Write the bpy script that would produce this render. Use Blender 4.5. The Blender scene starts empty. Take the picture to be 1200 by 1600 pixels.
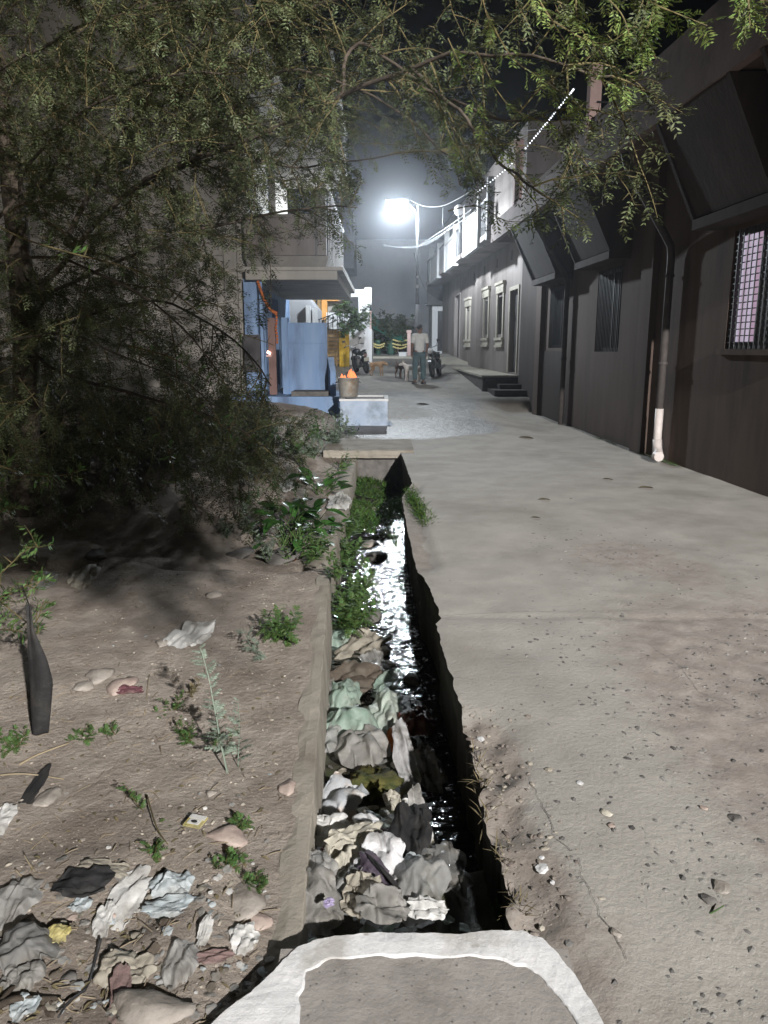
import bpy, math, random
import numpy as np
from mathutils import Vector, Matrix, noise as mn
from math import sin, cos, pi, radians, tan, atan, sqrt, exp, log1p

SC = bpy.context.scene
COL = SC.collection
rnd = random.Random(7)

# ------------------------------------------------------------------ camera, night sky, exposure
CAM_H, PITCH, FOC = 1.6, radians(12.19), 1180.0
cd = bpy.data.cameras.new('camera')
cam = bpy.data.objects.new('camera', cd)
COL.objects.link(cam)
cd.sensor_fit = 'VERTICAL'; cd.sensor_height = 36.0; cd.lens = 36.0*FOC/1600.0
cd.clip_start = 0.05; cd.clip_end = 500
cam.location = (0, 0, CAM_H); cam.rotation_euler = (pi/2-PITCH, 0, 0)
SC.camera = cam

w = bpy.data.worlds.new('World'); SC.world = w; w.use_nodes = True
nt = w.node_tree
sky = nt.nodes.new('ShaderNodeTexSky'); sky.sky_type = 'NISHITA'; sky.sun_disc = False
sky.sun_elevation = radians(-4.0); sky.sun_rotation = radians(200)
nt.links.new(sky.outputs[0], nt.nodes['Background'].inputs[0])
nt.nodes['Background'].inputs[1].default_value = 0.035

SC.view_settings.view_transform = 'Standard'; SC.view_settings.look = 'None'
SC.view_settings.exposure = 0.0; SC.view_settings.gamma = 1.0
SC.view_settings.use_curve_mapping = False
SC.cycles.use_denoising = True
SC.cycles.max_bounces = 6; SC.cycles.diffuse_bounces = 3; SC.cycles.glossy_bounces = 3
SC.cycles.transparent_max_bounces = 12; SC.cycles.volume_bounces = 0
SC.cycles.sample_clamp_indirect = 4.0
SC.cycles.caustics_reflective = False; SC.cycles.caustics_refractive = False

REAR_POWER = 26500.0
FAR_POWER = 4600.0
REAR = (4.57, -8.0, 6.0)

# ------------------------------------------------------------------ helpers
CP, SP = cos(PITCH), sin(PITCH)
def ray(px, py):
    dx = (px-600)/FOC; dy = (800-py)/FOC
    return dx, CP+dy*SP, -SP+dy*CP

def ss(a, b, t):
    t = min(1, max(0, (t-a)/(b-a))); return t*t*(3-2*t)

def gz(x, y):
    """height of the lane: flat near by, climbing from about 13 m on, level again past 35 m"""
    t = min(y, 35.0)-13
    r = .0625*(log1p(exp(t*1.2))/1.2 if t < 18 else t)
    k = ss(2.2, 3.2, x)*(1-ss(18.9, 19.3, y))
    return r*(1-.85*k)

def at(px, py, Y):
    r = ray(px, py); return Vector((r[0]*Y/r[1], Y, CAM_H+r[2]*Y/r[1]))

def gr(px, py, z=None):
    r = ray(px, py); lo, hi = .4, 120.0
    for _ in range(50):
        m = (lo+hi)/2
        if CAM_H+r[2]*m-(gz(r[0]*m, r[1]*m) if z is None else z) > 0: lo = m
        else: hi = m
    return Vector((r[0]*lo, r[1]*lo, CAM_H+r[2]*lo))

def nz(x, y, z=0.0, s=1.0):
    return mn.noise(Vector((x*s, y*s, z*s)))

class MB:
    """collects geometry in world (or local) coordinates and links it as one mesh object"""
    def __init__(s): s.v = []; s.f = []; s.mi = []; s.m = 0
    def add(s, vs, fs):
        o = len(s.v); s.v.extend([tuple(p) for p in vs])
        for f in fs: s.f.append(tuple(i+o for i in f)); s.mi.append(s.m)
        return s
    def hexa(s, p):
        return s.add(p, [(0,3,2,1),(4,5,6,7),(0,1,5,4),(1,2,6,5),(2,3,7,6),(3,0,4,7)])
    def box(s, x0, x1, y0, y1, z0, z1):
        return s.hexa([(x0,y0,z0),(x1,y0,z0),(x1,y1,z0),(x0,y1,z0),(x0,y0,z1),(x1,y0,z1),(x1,y1,z1),(x0,y1,z1)])
    def obox(s, c, u, v, w):
        c, u, v, w = map(Vector, (c, u, v, w))
        return s.hexa([c-u-v-w, c+u-v-w, c+u+v-w, c-u+v-w, c-u-v+w, c+u-v+w, c+u+v+w, c-u+v+w])
    def tube(s, pts, r, n=6, caps=True):
        pts = [Vector(p) for p in pts]; N = len(pts)
        rs = r if isinstance(r, (list, tuple)) else [r]*N
        o = len(s.v); prev = None
        for i, p in enumerate(pts):
            d = (pts[min(i+1, N-1)]-pts[max(i-1, 0)])
            d = d.normalized() if d.length > 1e-9 else Vector((0,0,1))
            if prev is None:
                a = Vector((0,0,1)) if abs(d.z) < .9 else Vector((1,0,0))
                u = d.cross(a).normalized()
            else:
                u = prev-d*prev.dot(d)
                u = u.normalized() if u.length > 1e-6 else d.orthogonal().normalized()
            prev = u; vv = d.cross(u)
            for k in range(n):
                a = 2*pi*k/n
                s.v.append(tuple(p+(u*cos(a)+vv*sin(a))*rs[i]))
        for i in range(N-1):
            for k in range(n):
                k2 = (k+1) % n
                s.f.append((o+i*n+k, o+i*n+k2, o+(i+1)*n+k2, o+(i+1)*n+k)); s.mi.append(s.m)
        if caps:
            s.f.append(tuple(o+k for k in range(n))[::-1]); s.mi.append(s.m)
            s.f.append(tuple(o+(N-1)*n+k for k in range(n))); s.mi.append(s.m)
        return s
    def lathe(s, c, prof, n=16, axis='Z'):
        o = len(s.v); c = Vector(c)
        for r, z in prof:
            for k in range(n):
                a = 2*pi*k/n; p = (r*cos(a), r*sin(a), z)
                if axis == 'X': p = (z, r*cos(a), r*sin(a))
                if axis == 'Y': p = (r*cos(a), z, r*sin(a))
                s.v.append(tuple(c+Vector(p)))
        for i in range(len(prof)-1):
            for k in range(n):
                k2 = (k+1) % n
                s.f.append((o+i*n+k, o+i*n+k2, o+(i+1)*n+k2, o+(i+1)*n+k)); s.mi.append(s.m)
        s.f.append(tuple(o+k for k in range(n))[::-1]); s.mi.append(s.m)
        s.f.append(tuple(o+(len(prof)-1)*n+k for k in range(n))); s.mi.append(s.m)
        return s
    def grid(s, fn, nu, nv):
        o = len(s.v)
        for j in range(nv+1):
            for i in range(nu+1): s.v.append(tuple(fn(i/nu, j/nv)))
        for j in range(nv):
            for i in range(nu):
                a = o+j*(nu+1)+i
                s.f.append((a, a+1, a+nu+2, a+nu+1)); s.mi.append(s.m)
        return s
    def holed(s, mp, u0, u1, v0, v1, holes, depth):
        """wall skin with openings: mp(u,v,d) maps to space, d going into the wall; reveals are built"""
        us = sorted({u0, u1, *[h[0] for h in holes], *[h[1] for h in holes]})
        vs = sorted({v0, v1, *[h[2] for h in holes], *[h[3] for h in holes]})
        for i in range(len(us)-1):
            for j in range(len(vs)-1):
                cu, cv = (us[i]+us[i+1])/2, (vs[j]+vs[j+1])/2
                if any(h[0] < cu < h[1] and h[2] < cv < h[3] for h in holes): continue
                s.add([mp(us[i],vs[j],0), mp(us[i+1],vs[j],0), mp(us[i+1],vs[j+1],0), mp(us[i],vs[j+1],0)], [(0,1,2,3)])
        for a, b, c, d in holes:
            q = [(a,c),(b,c),(b,d),(a,d)]
            for k in range(4):
                p0, p1 = q[k], q[(k+1) % 4]
                s.add([mp(*p0,0), mp(*p1,0), mp(*p1,depth), mp(*p0,depth)], [(0,1,2,3)])
        return s
    def build(s, name, mat, parent=None, smooth=False, origin=None):
        me = bpy.data.meshes.new(name)
        org = Vector(origin) if origin is not None else Vector((0,0,0))
        if parent is not None and origin is None: org = world_loc(parent)
        me.from_pydata([tuple(Vector(p)-org) for p in s.v], [], s.f)
        ms = mat if isinstance(mat, list) else [mat]
        for m in ms: me.materials.append(m)
        if len(ms) > 1: me.polygons.foreach_set('material_index', s.mi)
        if smooth: me.polygons.foreach_set('use_smooth', [True]*len(me.polygons))
        me.update()
        o = bpy.data.objects.new(name, me); COL.objects.link(o)
        if parent is not None: o.parent = parent
        else: o.location = org
        return o

def world_loc(o):
    p = Vector(o.location)
    while o.parent is not None: o = o.parent; p += o.location
    return p

def tag(o, label, cat, group=None):
    o['label'] = label; o['category'] = cat
    if group: o['group'] = group
    return o
def struct(o): o['kind'] = 'structure'; return o
def stuff(o): o['kind'] = 'stuff'; return o
def thing(name, label, cat, loc=(0,0,0), group=None):
    o = bpy.data.objects.new(name, None); COL.objects.link(o); o.location = loc
    o.empty_display_size = .1
    return tag(o, label, cat, group)
def centre(mb):
    n = len(mb.v); return Vector((sum(p[0] for p in mb.v)/n, sum(p[1] for p in mb.v)/n, min(p[2] for p in mb.v)))
def copy_tree(o, parent=None):
    c = o.copy(); COL.objects.link(c)
    if parent is not None: c.parent = parent
    for ch in list(o.children): copy_tree(ch, c)
    return c

# ------------------------------------------------------------------ materials
def hexc(r, g, b):
    f = lambda c: (c/255/12.92 if c/255 <= .04045 else ((c/255+.055)/1.055)**2.4)
    return (f(r), f(g), f(b))
def M(name, c1, c2=None, scale=6., detail=6., rough=.85, bump=.0, bscale=None, spec=.3, metal=0., c3=None, s3=1.2,
      trans=0., alpha=1., coat=0., island=0., streak=False, emit=None, estr=0., dist=.01, speck=None):
    m = bpy.data.materials.new(name); m.use_nodes = True
    t = m.node_tree; N = t.nodes; L = t.links; b = N['Principled BSDF']
    b.inputs['Roughness'].default_value = rough; b.inputs['Metallic'].default_value = metal
    b.inputs['Specular IOR Level'].default_value = spec
    b.inputs['Alpha'].default_value = alpha
    if coat: b.inputs['Coat Weight'].default_value = coat; b.inputs['Coat Roughness'].default_value = .1
    tc = N.new('ShaderNodeTexCoord')
    co = tc.outputs['Object']
    if streak:
        mp = N.new('ShaderNodeMapping'); mp.inputs['Scale'].default_value = (1,1,.18); L.new(co, mp.inputs[0]); co = mp.outputs[0]
    out = None
    if c2 is None:
        b.inputs['Base Color'].default_value = (*c1, 1)
    else:
        n = N.new('ShaderNodeTexNoise'); n.inputs['Scale'].default_value = scale; n.inputs['Detail'].default_value = detail
        n.inputs['Roughness'].default_value = .65
        L.new(co, n.inputs['Vector'])
        r = N.new('ShaderNodeValToRGB'); r.color_ramp.elements[0].position = .34; r.color_ramp.elements[1].position = .66
        r.color_ramp.elements[0].color = (*c1, 1); r.color_ramp.elements[1].color = (*c2, 1)
        L.new(n.outputs['Fac'], r.inputs[0]); out = r.outputs[0]
        if c3 is not None:
            n3 = N.new('ShaderNodeTexNoise'); n3.inputs['Scale'].default_value = s3; n3.inputs['Detail'].default_value = 5
            n3.inputs['Roughness'].default_value = .6
            L.new(co, n3.inputs['Vector'])
            r3 = N.new('ShaderNodeValToRGB'); r3.color_ramp.elements[0].position = .5; r3.color_ramp.elements[1].position = .68
            L.new(n3.outputs['Fac'], r3.inputs[0])
            mx = N.new('ShaderNodeMix'); mx.data_type = 'RGBA'
            L.new(r3.outputs[0], mx.inputs[0]); L.new(out, mx.inputs[6]); mx.inputs[7].default_value = (*c3, 1)
            out = mx.outputs[2]
        if speck is not None:
            vo = N.new('ShaderNodeTexVoronoi'); vo.inputs['Scale'].default_value = speck[0]
            L.new(co, vo.inputs['Vector'])
            rs = N.new('ShaderNodeValToRGB'); rs.color_ramp.elements[0].position = speck[2]; rs.color_ramp.elements[1].position = speck[2]+.06
            rs.color_ramp.elements[0].color = (1,1,1,1); rs.color_ramp.elements[1].color = (0,0,0,1)
            L.new(vo.outputs['Distance'], rs.inputs[0])
            mx = N.new('ShaderNodeMix'); mx.data_type = 'RGBA'
            L.new(rs.outputs[0], mx.inputs[0]); L.new(out, mx.inputs[6]); mx.inputs[7].default_value = (*speck[1], 1)
            out = mx.outputs[2]
        if island:
            ge = N.new('ShaderNodeNewGeometry'); h = N.new('ShaderNodeHueSaturation')
            ma = N.new('ShaderNodeMapRange'); ma.inputs[3].default_value = 1-island; ma.inputs[4].default_value = 1+island
            L.new(ge.outputs['Random Per Island'], ma.inputs[0]); L.new(ma.outputs[0], h.inputs['Value'])
            mb_ = N.new('ShaderNodeMapRange'); mb_.inputs[3].default_value = .47; mb_.inputs[4].default_value = .53
            L.new(ge.outputs['Random Per Island'], mb_.inputs[0]); L.new(mb_.outputs[0], h.inputs['Hue'])
            L.new(out, h.inputs['Color']); out = h.outputs[0]
        L.new(out, b.inputs['Base Color'])
    if bump:
        nb = N.new('ShaderNodeTexNoise'); nb.inputs['Scale'].default_value = bscale or scale*4; nb.inputs['Detail'].default_value = 7
        nb.inputs['Roughness'].default_value = .7
        L.new(co, nb.inputs['Vector'])
        bp = N.new('ShaderNodeBump'); bp.inputs['Strength'].default_value = bump; bp.inputs['Distance'].default_value = dist
        L.new(nb.outputs['Fac'], bp.inputs['Height']); L.new(bp.outputs[0], b.inputs['Normal'])
    if emit is not None:
        b.inputs['Emission Color'].default_value = (*emit, 1); b.inputs['Emission Strength'].default_value = estr
    if trans:
        tr = N.new('ShaderNodeBsdfTranslucent'); ms = N.new('ShaderNodeMixShader'); ms.inputs[0].default_value = trans
        if out is not None: L.new(out, tr.inputs[0])
        else: tr.inputs[0].default_value = (*c1, 1)
        L.new(b.outputs[0], ms.inputs[1]); L.new(tr.outputs[0], ms.inputs[2])
        L.new(ms.outputs[0], N['Material Output'].inputs['Surface'])
    return m

m_road = M('road_concrete', (.30,.285,.26), (.40,.38,.35), scale=2.2, detail=10, rough=.82, bump=.55, bscale=42, c3=(.25,.232,.205), s3=.75, dist=.012, speck=(95,(.44,.42,.395),.12))
m_roaddirt = M('worn_dirt', (.21,.18,.155), (.30,.265,.235), scale=9, detail=10, rough=.95, bump=.9, bscale=38, c3=(.23,.185,.155), s3=2.5, dist=.015, speck=(70,(.36,.34,.31),.12))
m_wall_conc = M('drain_concrete', (.24,.22,.185), (.37,.34,.29), scale=5, detail=9, rough=.9, bump=.6, bscale=45, c3=(.19,.165,.135), s3=2.5, dist=.01)
m_soil = M('dry_soil', (.255,.217,.185), (.385,.338,.293), scale=7, detail=11, rough=.97, bump=1.0, bscale=30, c3=(.20,.165,.138), s3=1.6, dist=.02, speck=(60,(.36,.32,.28),.14))
m_silt = M('wet_silt', (.035,.035,.028), (.085,.08,.06), scale=9, rough=.5, bump=.8, bscale=25, c3=(.05,.07,.025), s3=3)
m_white = M('white_kerb_paint', (.58,.59,.60), (.76,.76,.77), scale=9, detail=10, rough=.9, bump=.35, bscale=45, c3=(.47,.46,.44), s3=7, dist=.012, speck=(14,(.44,.43,.41),.07))
m_slabgrey = M('slab_grey', (.255,.24,.225), (.35,.33,.31), scale=3.5, detail=10, rough=.9, bump=.5, bscale=60, c3=(.22,.205,.19), s3=4, dist=.008, speck=(40,(.15,.14,.13),.1))
m_stone = M('stone', (.20,.18,.155), (.34,.31,.28), scale=8, rough=.9, bump=.7, bscale=26)
m_stonedark = M('dark_stone', (.09,.085,.08), (.17,.16,.15), scale=8, rough=.85, bump=.6, bscale=26)
m_stonepink = M('pink_stone', (.28,.215,.19), (.42,.35,.31), scale=8, rough=.9, bump=.6, bscale=26)
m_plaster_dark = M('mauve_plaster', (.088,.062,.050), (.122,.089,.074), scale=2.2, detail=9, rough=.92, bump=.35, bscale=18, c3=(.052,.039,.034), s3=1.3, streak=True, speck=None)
m_dirtywhite = M('dirty_white', (.36,.36,.365), (.50,.50,.50), scale=3, detail=9, rough=.9, bump=.2, bscale=20, c3=(.28,.275,.27), s3=1.5, streak=True)
m_fascia = M('taupe_fascia', (.165,.122,.112), (.225,.172,.160), scale=1.6, detail=10, rough=.93, bump=.4, bscale=16, c3=(.105,.078,.068), s3=1.4)
m_hood = M('dark_plaster', (.045,.036,.033), (.068,.055,.050), scale=2.5, detail=9, rough=.95, bump=.35, bscale=18, streak=True)  # darker plaster tone for the hoods; also colours the painted shade panels
m_drain_shade = M('drain_shade', (.012,.012,.010), (.035,.034,.028), scale=6, rough=.7, bump=.6, bscale=25)  # slab side face coloured near-black to paint in the drain's shadow
m_plaster_house = M('cream_plaster', (.21,.185,.175), (.275,.248,.237), scale=2.0, detail=9, rough=.92, bump=.25, bscale=20, c3=(.165,.147,.14), s3=.8, streak=True)
m_plaster_left = M('beige_plaster', (.32,.30,.27), (.42,.395,.36), scale=1.6, detail=9, rough=.93, bump=.3, bscale=16, c3=(.27,.25,.225), s3=.7, streak=True)
m_trim = M('window_trim', (.44,.41,.34), (.50,.47,.41), scale=9, rough=.85)
m_pink = M('pink_paint', (.52,.36,.34), (.60,.44,.41), scale=5, rough=.9, bump=.2)
m_whitewall = M('white_wall', (.70,.71,.73), (.82,.82,.82), scale=3, rough=.85, bump=.2, bscale=20, c3=(.58,.58,.60), s3=1.5, streak=True)
m_blue = M('blue_paint', (.19,.30,.50), (.26,.37,.56), scale=3, detail=8, rough=.8, bump=.25, bscale=20, c3=(.115,.165,.27), s3=2.2, streak=True)
m_bluepale = M('pale_blue_paint', (.36,.45,.60), (.48,.56,.68), scale=4, detail=8, rough=.8, bump=.3, bscale=20, c3=(.25,.30,.37), s3=2.4)
m_greywall = M('grey_block', (.40,.41,.44), (.48,.49,.52), scale=1.2, rough=.95, bump=.2, c3=(.36,.37,.40), s3=.6)
m_dark = M('dark_void', (.012,.012,.014), (.03,.03,.034), scale=5, rough=.7)
m_door = M('dark_wood', (.045,.042,.045), (.08,.075,.08), scale=4, rough=.6, streak=True)
m_black = M('black_metal', (.02,.02,.022), (.035,.034,.034), scale=20, rough=.5, spec=.5)
m_pole = M('pole_metal', (.05,.052,.055), (.085,.085,.09), scale=12, rough=.6, metal=.3)
m_pipe_pale = M('pale_pipe', (.50,.45,.43), (.60,.55,.53), scale=8, rough=.5)
m_pipe_dark = M('old_pipe', (.06,.052,.05), (.09,.08,.076), scale=8, rough=.7)
m_yellow = M('ochre_paint', (.60,.37,.03), (.70,.45,.05), scale=4, rough=.8)
m_orange = M('orange_paint', (.62,.28,.07), (.70,.36,.12), scale=4, rough=.8)
m_brownslat = M('brown_gate', (.26,.17,.08), (.34,.23,.11), scale=6, rough=.7)
m_saffron = M('saffron_cloth', (.40,.10,.025), (.52,.17,.05), scale=8, rough=.9)
m_brownred = M('brown_curtain', (.18,.11,.10), (.25,.16,.14), scale=6, rough=.9, streak=True)
m_net = M('green_net', (.015,.10,.072), (.03,.17,.12), scale=14, rough=.85, trans=.3)
m_greenbin = M('green_plastic', (.02,.06,.045), (.03,.085,.06), scale=6, rough=.5)
m_flower = M('marigold', (.48,.38,.12), (.62,.56,.30), scale=12, rough=.8)
m_bark = M('bark', (.035,.028,.022), (.075,.06,.046), scale=14, rough=.95, bump=.8, bscale=40)
m_twig = M('twig', (.05,.042,.02), (.115,.095,.042), scale=12, rough=.9)
m_leafdark = M('shade_shrub_leaf', (.025,.038,.016), (.055,.07,.03), scale=2.2, detail=3, rough=.7, island=.5)  # leaf colour darkened to carry the shade under the thorn tree
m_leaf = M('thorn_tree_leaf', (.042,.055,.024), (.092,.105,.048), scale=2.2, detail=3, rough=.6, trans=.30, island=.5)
m_leaflit = M('lit_thorn_leaf', (.085,.125,.030), (.165,.205,.065), scale=2.2, detail=3, rough=.55, trans=.3, island=.4)  # brighter leaf copy; stronger lamp light painted into the near sprays
m_leafweed = M('weed_leaf', (.05,.10,.028), (.10,.16,.05), scale=9, rough=.55, trans=.25, island=.35)
m_broad = M('broad_leaf', (.035,.12,.028), (.08,.19,.045), scale=16, rough=.4, trans=.25, spec=.5)
m_silver = M('silver_leaf', (.17,.215,.17), (.27,.32,.26), scale=9, rough=.8, trans=.2, island=.3)
m_grass = M('wet_grass', (.035,.085,.018), (.085,.14,.03), scale=6, rough=.6, trans=.25, island=.4)
m_dryleaf = M('dry_leaf', (.10,.085,.05), (.17,.14,.08), scale=9, rough=.9)
m_chaff = M('chaff', (.15,.12,.085), (.25,.21,.15), scale=9, rough=.95)
m_straw = M('straw', (.22,.18,.12), (.31,.26,.18), scale=9, rough=.9)
m_skin = M('skin', (.16,.085,.055), (.19,.10,.065), scale=9, rough=.6)
m_hair = M('hair', (.012,.010,.010), (.02,.018,.017), scale=20, rough=.6)
m_shirt = M('white_shirt', (.55,.56,.55), (.66,.66,.64), scale=9, rough=.9, bump=.3)
m_trouser = M('teal_trousers', (.06,.10,.115), (.09,.14,.155), scale=9, rough=.9, bump=.3)
m_dogtan = M('tan_fur', (.32,.20,.11), (.42,.28,.17), scale=14, rough=.95)
m_dogdark = M('brown_fur', (.085,.05,.038), (.14,.085,.065), scale=14, rough=.95)
m_dogwhite = M('white_fur', (.50,.45,.42), (.66,.62,.58), scale=7, rough=.95, c3=(.40,.27,.18), s3=4)
m_rubber = M('rubber', (.02,.02,.02), (.035,.035,.035), scale=20, rough=.8)
m_bike = M('black_bike_paint', (.02,.02,.025), (.03,.03,.036), scale=8, rough=.3, coat=.5)
m_chrome = M('steel', (.14,.14,.145), (.22,.22,.225), scale=14, rough=.45, metal=.8)
m_drum = M('galvanised_drum', (.34,.33,.30), (.46,.44,.40), scale=8, rough=.55, metal=.4, c3=(.25,.18,.12), s3=3)
m_ash = M('ash', (.10,.09,.085), (.20,.18,.165), scale=14, rough=.95)
m_fire = M('flame', (.5,.1,.02), rough=.9, emit=(1.0,.26,.10), estr=1.5)
m_lamp_lens = M('lamp_lens', (.9,.95,1), rough=.3, emit=(.86,.94,1.0), estr=220.)
m_bulb = M('lit_bulb', (.9,.9,.9), rough=.3, emit=(.9,.93,1.0), estr=3.0)
m_oil = M('lit_wick', (.9,.6,.5), rough=.3, emit=(1.0,.62,.5), estr=5.0)
m_cable = M('cable_white', (.16,.165,.17), (.22,.225,.23), scale=20, rough=.6)
m_cabled = M('cable_dark', (.03,.03,.035), (.05,.05,.055), scale=20, rough=.6)

def road_mat():
    m = m_road; t = m.node_tree; N = t.nodes; L = t.links; b = N['Principled BSDF']
    src = b.inputs['Base Color'].links[0].from_socket
    def attr(n):
        a = N.new('ShaderNodeAttribute'); a.attribute_name = n; return a.outputs['Fac']
    def noise(s, c1, c2, d=10):
        tc = N.new('ShaderNodeTexCoord'); n = N.new('ShaderNodeTexNoise'); n.inputs['Scale'].default_value = s; n.inputs['Detail'].default_value = d; n.inputs['Roughness'].default_value = .7
        L.new(tc.outputs['Object'], n.inputs['Vector']); r = N.new('ShaderNodeValToRGB'); r.color_ramp.elements[0].position = .36; r.color_ramp.elements[1].position = .64
        r.color_ramp.elements[0].color = (*c1,1); r.color_ramp.elements[1].color = (*c2,1); L.new(n.outputs['Fac'], r.inputs[0]); return r.outputs[0], n.outputs['Fac']
    def edge(n, amt):
        # roughen the soft border of a mask with noise
        _, f = noise(11, (0,0,0), (1,1,1)); s = N.new('ShaderNodeMath'); s.operation = 'SUBTRACT'; s.inputs[1].default_value = .5; L.new(f, s.inputs[0])
        k = N.new('ShaderNodeMath'); k.operation = 'MULTIPLY_ADD'; k.inputs[1].default_value = amt; L.new(s.outputs[0], k.inputs[0]); L.new(attr(n), k.inputs[2])
        r = N.new('ShaderNodeMapRange'); r.interpolation_type = 'SMOOTHSTEP'; r.inputs[1].default_value = .3; r.inputs[2].default_value = .7; L.new(k.outputs[0], r.inputs[0]); return r.outputs[0]
    def mix(f, a, c):
        x = N.new('ShaderNodeMix'); x.data_type = 'RGBA'; L.new(f, x.inputs[0]); L.new(a, x.inputs[6])
        if hasattr(c, 'links'): L.new(c, x.inputs[7])
        else: x.inputs[7].default_value = (*c, 1)
        return x.outputs[2]
    worn, _ = noise(7, (.255,.222,.20), (.36,.325,.30)); dirt, _ = noise(9, (.235,.205,.18), (.33,.295,.265)); damp, _ = noise(2.6, (.12,.115,.11), (.22,.212,.205))
    e1, e2, e3 = edge('wear', 1.3), edge('dirt', .8), edge('damp', 1.4)
    o = mix(e1, src, worn); o = mix(e3, o, damp); o = mix(e2, o, dirt); L.new(o, b.inputs['Base Color'])
    r = N.new('ShaderNodeMapRange'); r.inputs[3].default_value = .84; r.inputs[4].default_value = .46; L.new(e3, r.inputs[0]); L.new(r.outputs[0], b.inputs['Roughness'])
    bp = b.inputs['Normal'].links[0].from_node
    _, f2 = noise(7.5, (0,0,0), (1,1,1), 6); b2 = N.new('ShaderNodeBump'); b2.inputs['Distance'].default_value = .045; L.new(f2, b2.inputs['Height']); L.new(bp.outputs[0], b2.inputs['Normal'])
    mm = N.new('ShaderNodeMath'); mm.operation = 'MULTIPLY'; mm.inputs[1].default_value = .9; L.new(e3, mm.inputs[0]); L.new(mm.outputs[0], b2.inputs['Strength']); L.new(b2.outputs[0], b.inputs['Normal'])
road_mat()

def curtain_mat():
    m = bpy.data.materials.new('lit_curtain'); m.use_nodes = True
    t = m.node_tree; N = t.nodes; L = t.links; b = N['Principled BSDF']
    tc = N.new('ShaderNodeTexCoord'); se = N.new('ShaderNodeSeparateXYZ'); L.new(tc.outputs['Object'], se.inputs[0])
    mu = N.new('ShaderNodeMath'); mu.operation = 'MULTIPLY'; mu.inputs[1].default_value = 9.5
    L.new(se.outputs['Y'], mu.inputs[0])
    n = N.new('ShaderNodeTexNoise'); n.noise_dimensions = '1D'; n.inputs['Scale'].default_value = 1.; n.inputs['Detail'].default_value = 1
    L.new(mu.outputs[0], n.inputs['W'])
    r = N.new('ShaderNodeValToRGB'); e = r.color_ramp.elements
    e[0].position = .38; e[0].color = (.80,.74,.92,1); e[1].position = .62; e[1].color = (.62,.44,.58,1)
    L.new(n.outputs['Fac'], r.inputs[0]); L.new(r.outputs[0], b.inputs['Base Color']); L.new(r.outputs[0], b.inputs['Emission Color'])
    b.inputs['Emission Strength'].default_value = .55; b.inputs['Roughness'].default_value = .9
    return m
m_curtain = curtain_mat()

def water_mat():
    m = bpy.data.materials.new('drain_water'); m.use_nodes = True
    t = m.node_tree; N = t.nodes; L = t.links; b = N['Principled BSDF']
    b.inputs['Base Color'].default_value = (.012,.013,.012,1); b.inputs['Roughness'].default_value = .09
    b.inputs['Specular IOR Level'].default_value = .95
    tc = N.new('ShaderNodeTexCoord')
    n = N.new('ShaderNodeTexNoise'); n.inputs['Scale'].default_value = 8.5; n.inputs['Detail'].default_value = 3; n.inputs['Roughness'].default_value = .5
    mp = N.new('ShaderNodeMapping'); mp.inputs['Scale'].default_value = (1,1.5,1)
    L.new(tc.outputs['Object'], mp.inputs[0]); L.new(mp.outputs[0], n.inputs['Vector'])
    bp = N.new('ShaderNodeBump'); bp.inputs['Strength'].default_value = 1.0; bp.inputs['Distance'].default_value = .030
    L.new(n.outputs['Fac'], bp.inputs['Height']); L.new(bp.outputs[0], b.inputs['Normal'])
    return m
m_water = water_mat()

# ------------------------------------------------------------------ ground: the lane, the soil bank, the drain
EDGE = [(11.95,.26),(9.07,.345),(8.95,.30),(8.3,.20),(7.6,.205),(6.59,.22),(5.33,.25),(5.14,.29),(4.6,.335),(4.33,.345),(4.27,.31),
        (3.61,.33),(2.87,.365),(2.63,.38),(2.5,.36),(2.27,.37),(2.05,.385),(1.84,.375),(1.0,.38),(-4,.38)][::-1]
def lerp_tab(tab, y):
    if y <= tab[0][0]: return tab[0][1]
    for (a, b), (c, d) in zip(tab, tab[1:]):
        if y <= c: return b+(d-b)*(y-a)/(c-a)
    return tab[-1][1]
def wall_x(y): return 4.66-.05*y
def wear(x, y):
    k = ss(.75, 1.7, x)*(1-ss(2.8, 5.4, y-.25*x))
    k = max(k, .85*ss(.05, .45, nz(x, y, 9, .8))*ss(1.0, 1.6, x)*(1-ss(6.5, 8, y)))
    return max(k, .8*exp(-(((x-1.9)/.55)**2+((y-5.8)/.6)**2)))
def dirt(x, y):
    d = x-lerp_tab(EDGE, y)
    k = (1-ss(.04, .30, d+.10*nz(x, y, 11, 2.5)))*(1-ss(2.9, 3.25, y+.15*nz(x, y, 12, 3.)))
    if y < 1.9: k = max(k, .6*(1-ss(.1, .6, d)))
    return max(k, (1-ss(.06, .2, d+.06*nz(x, y, 13, 4.)))*ss(5.1, 5.5, y)*(1-ss(8.8, 9.2, y)))
def damp(x, y):
    return ss(12.6, 13.8, y+.5*nz(x, y, 3, .9)-.5*max(0, x-.8))*(.45+.55*ss(-.25, .2, nz(x, y, 17, .55)))*(1-.7*ss(1.6, 2.6, x))
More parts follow.
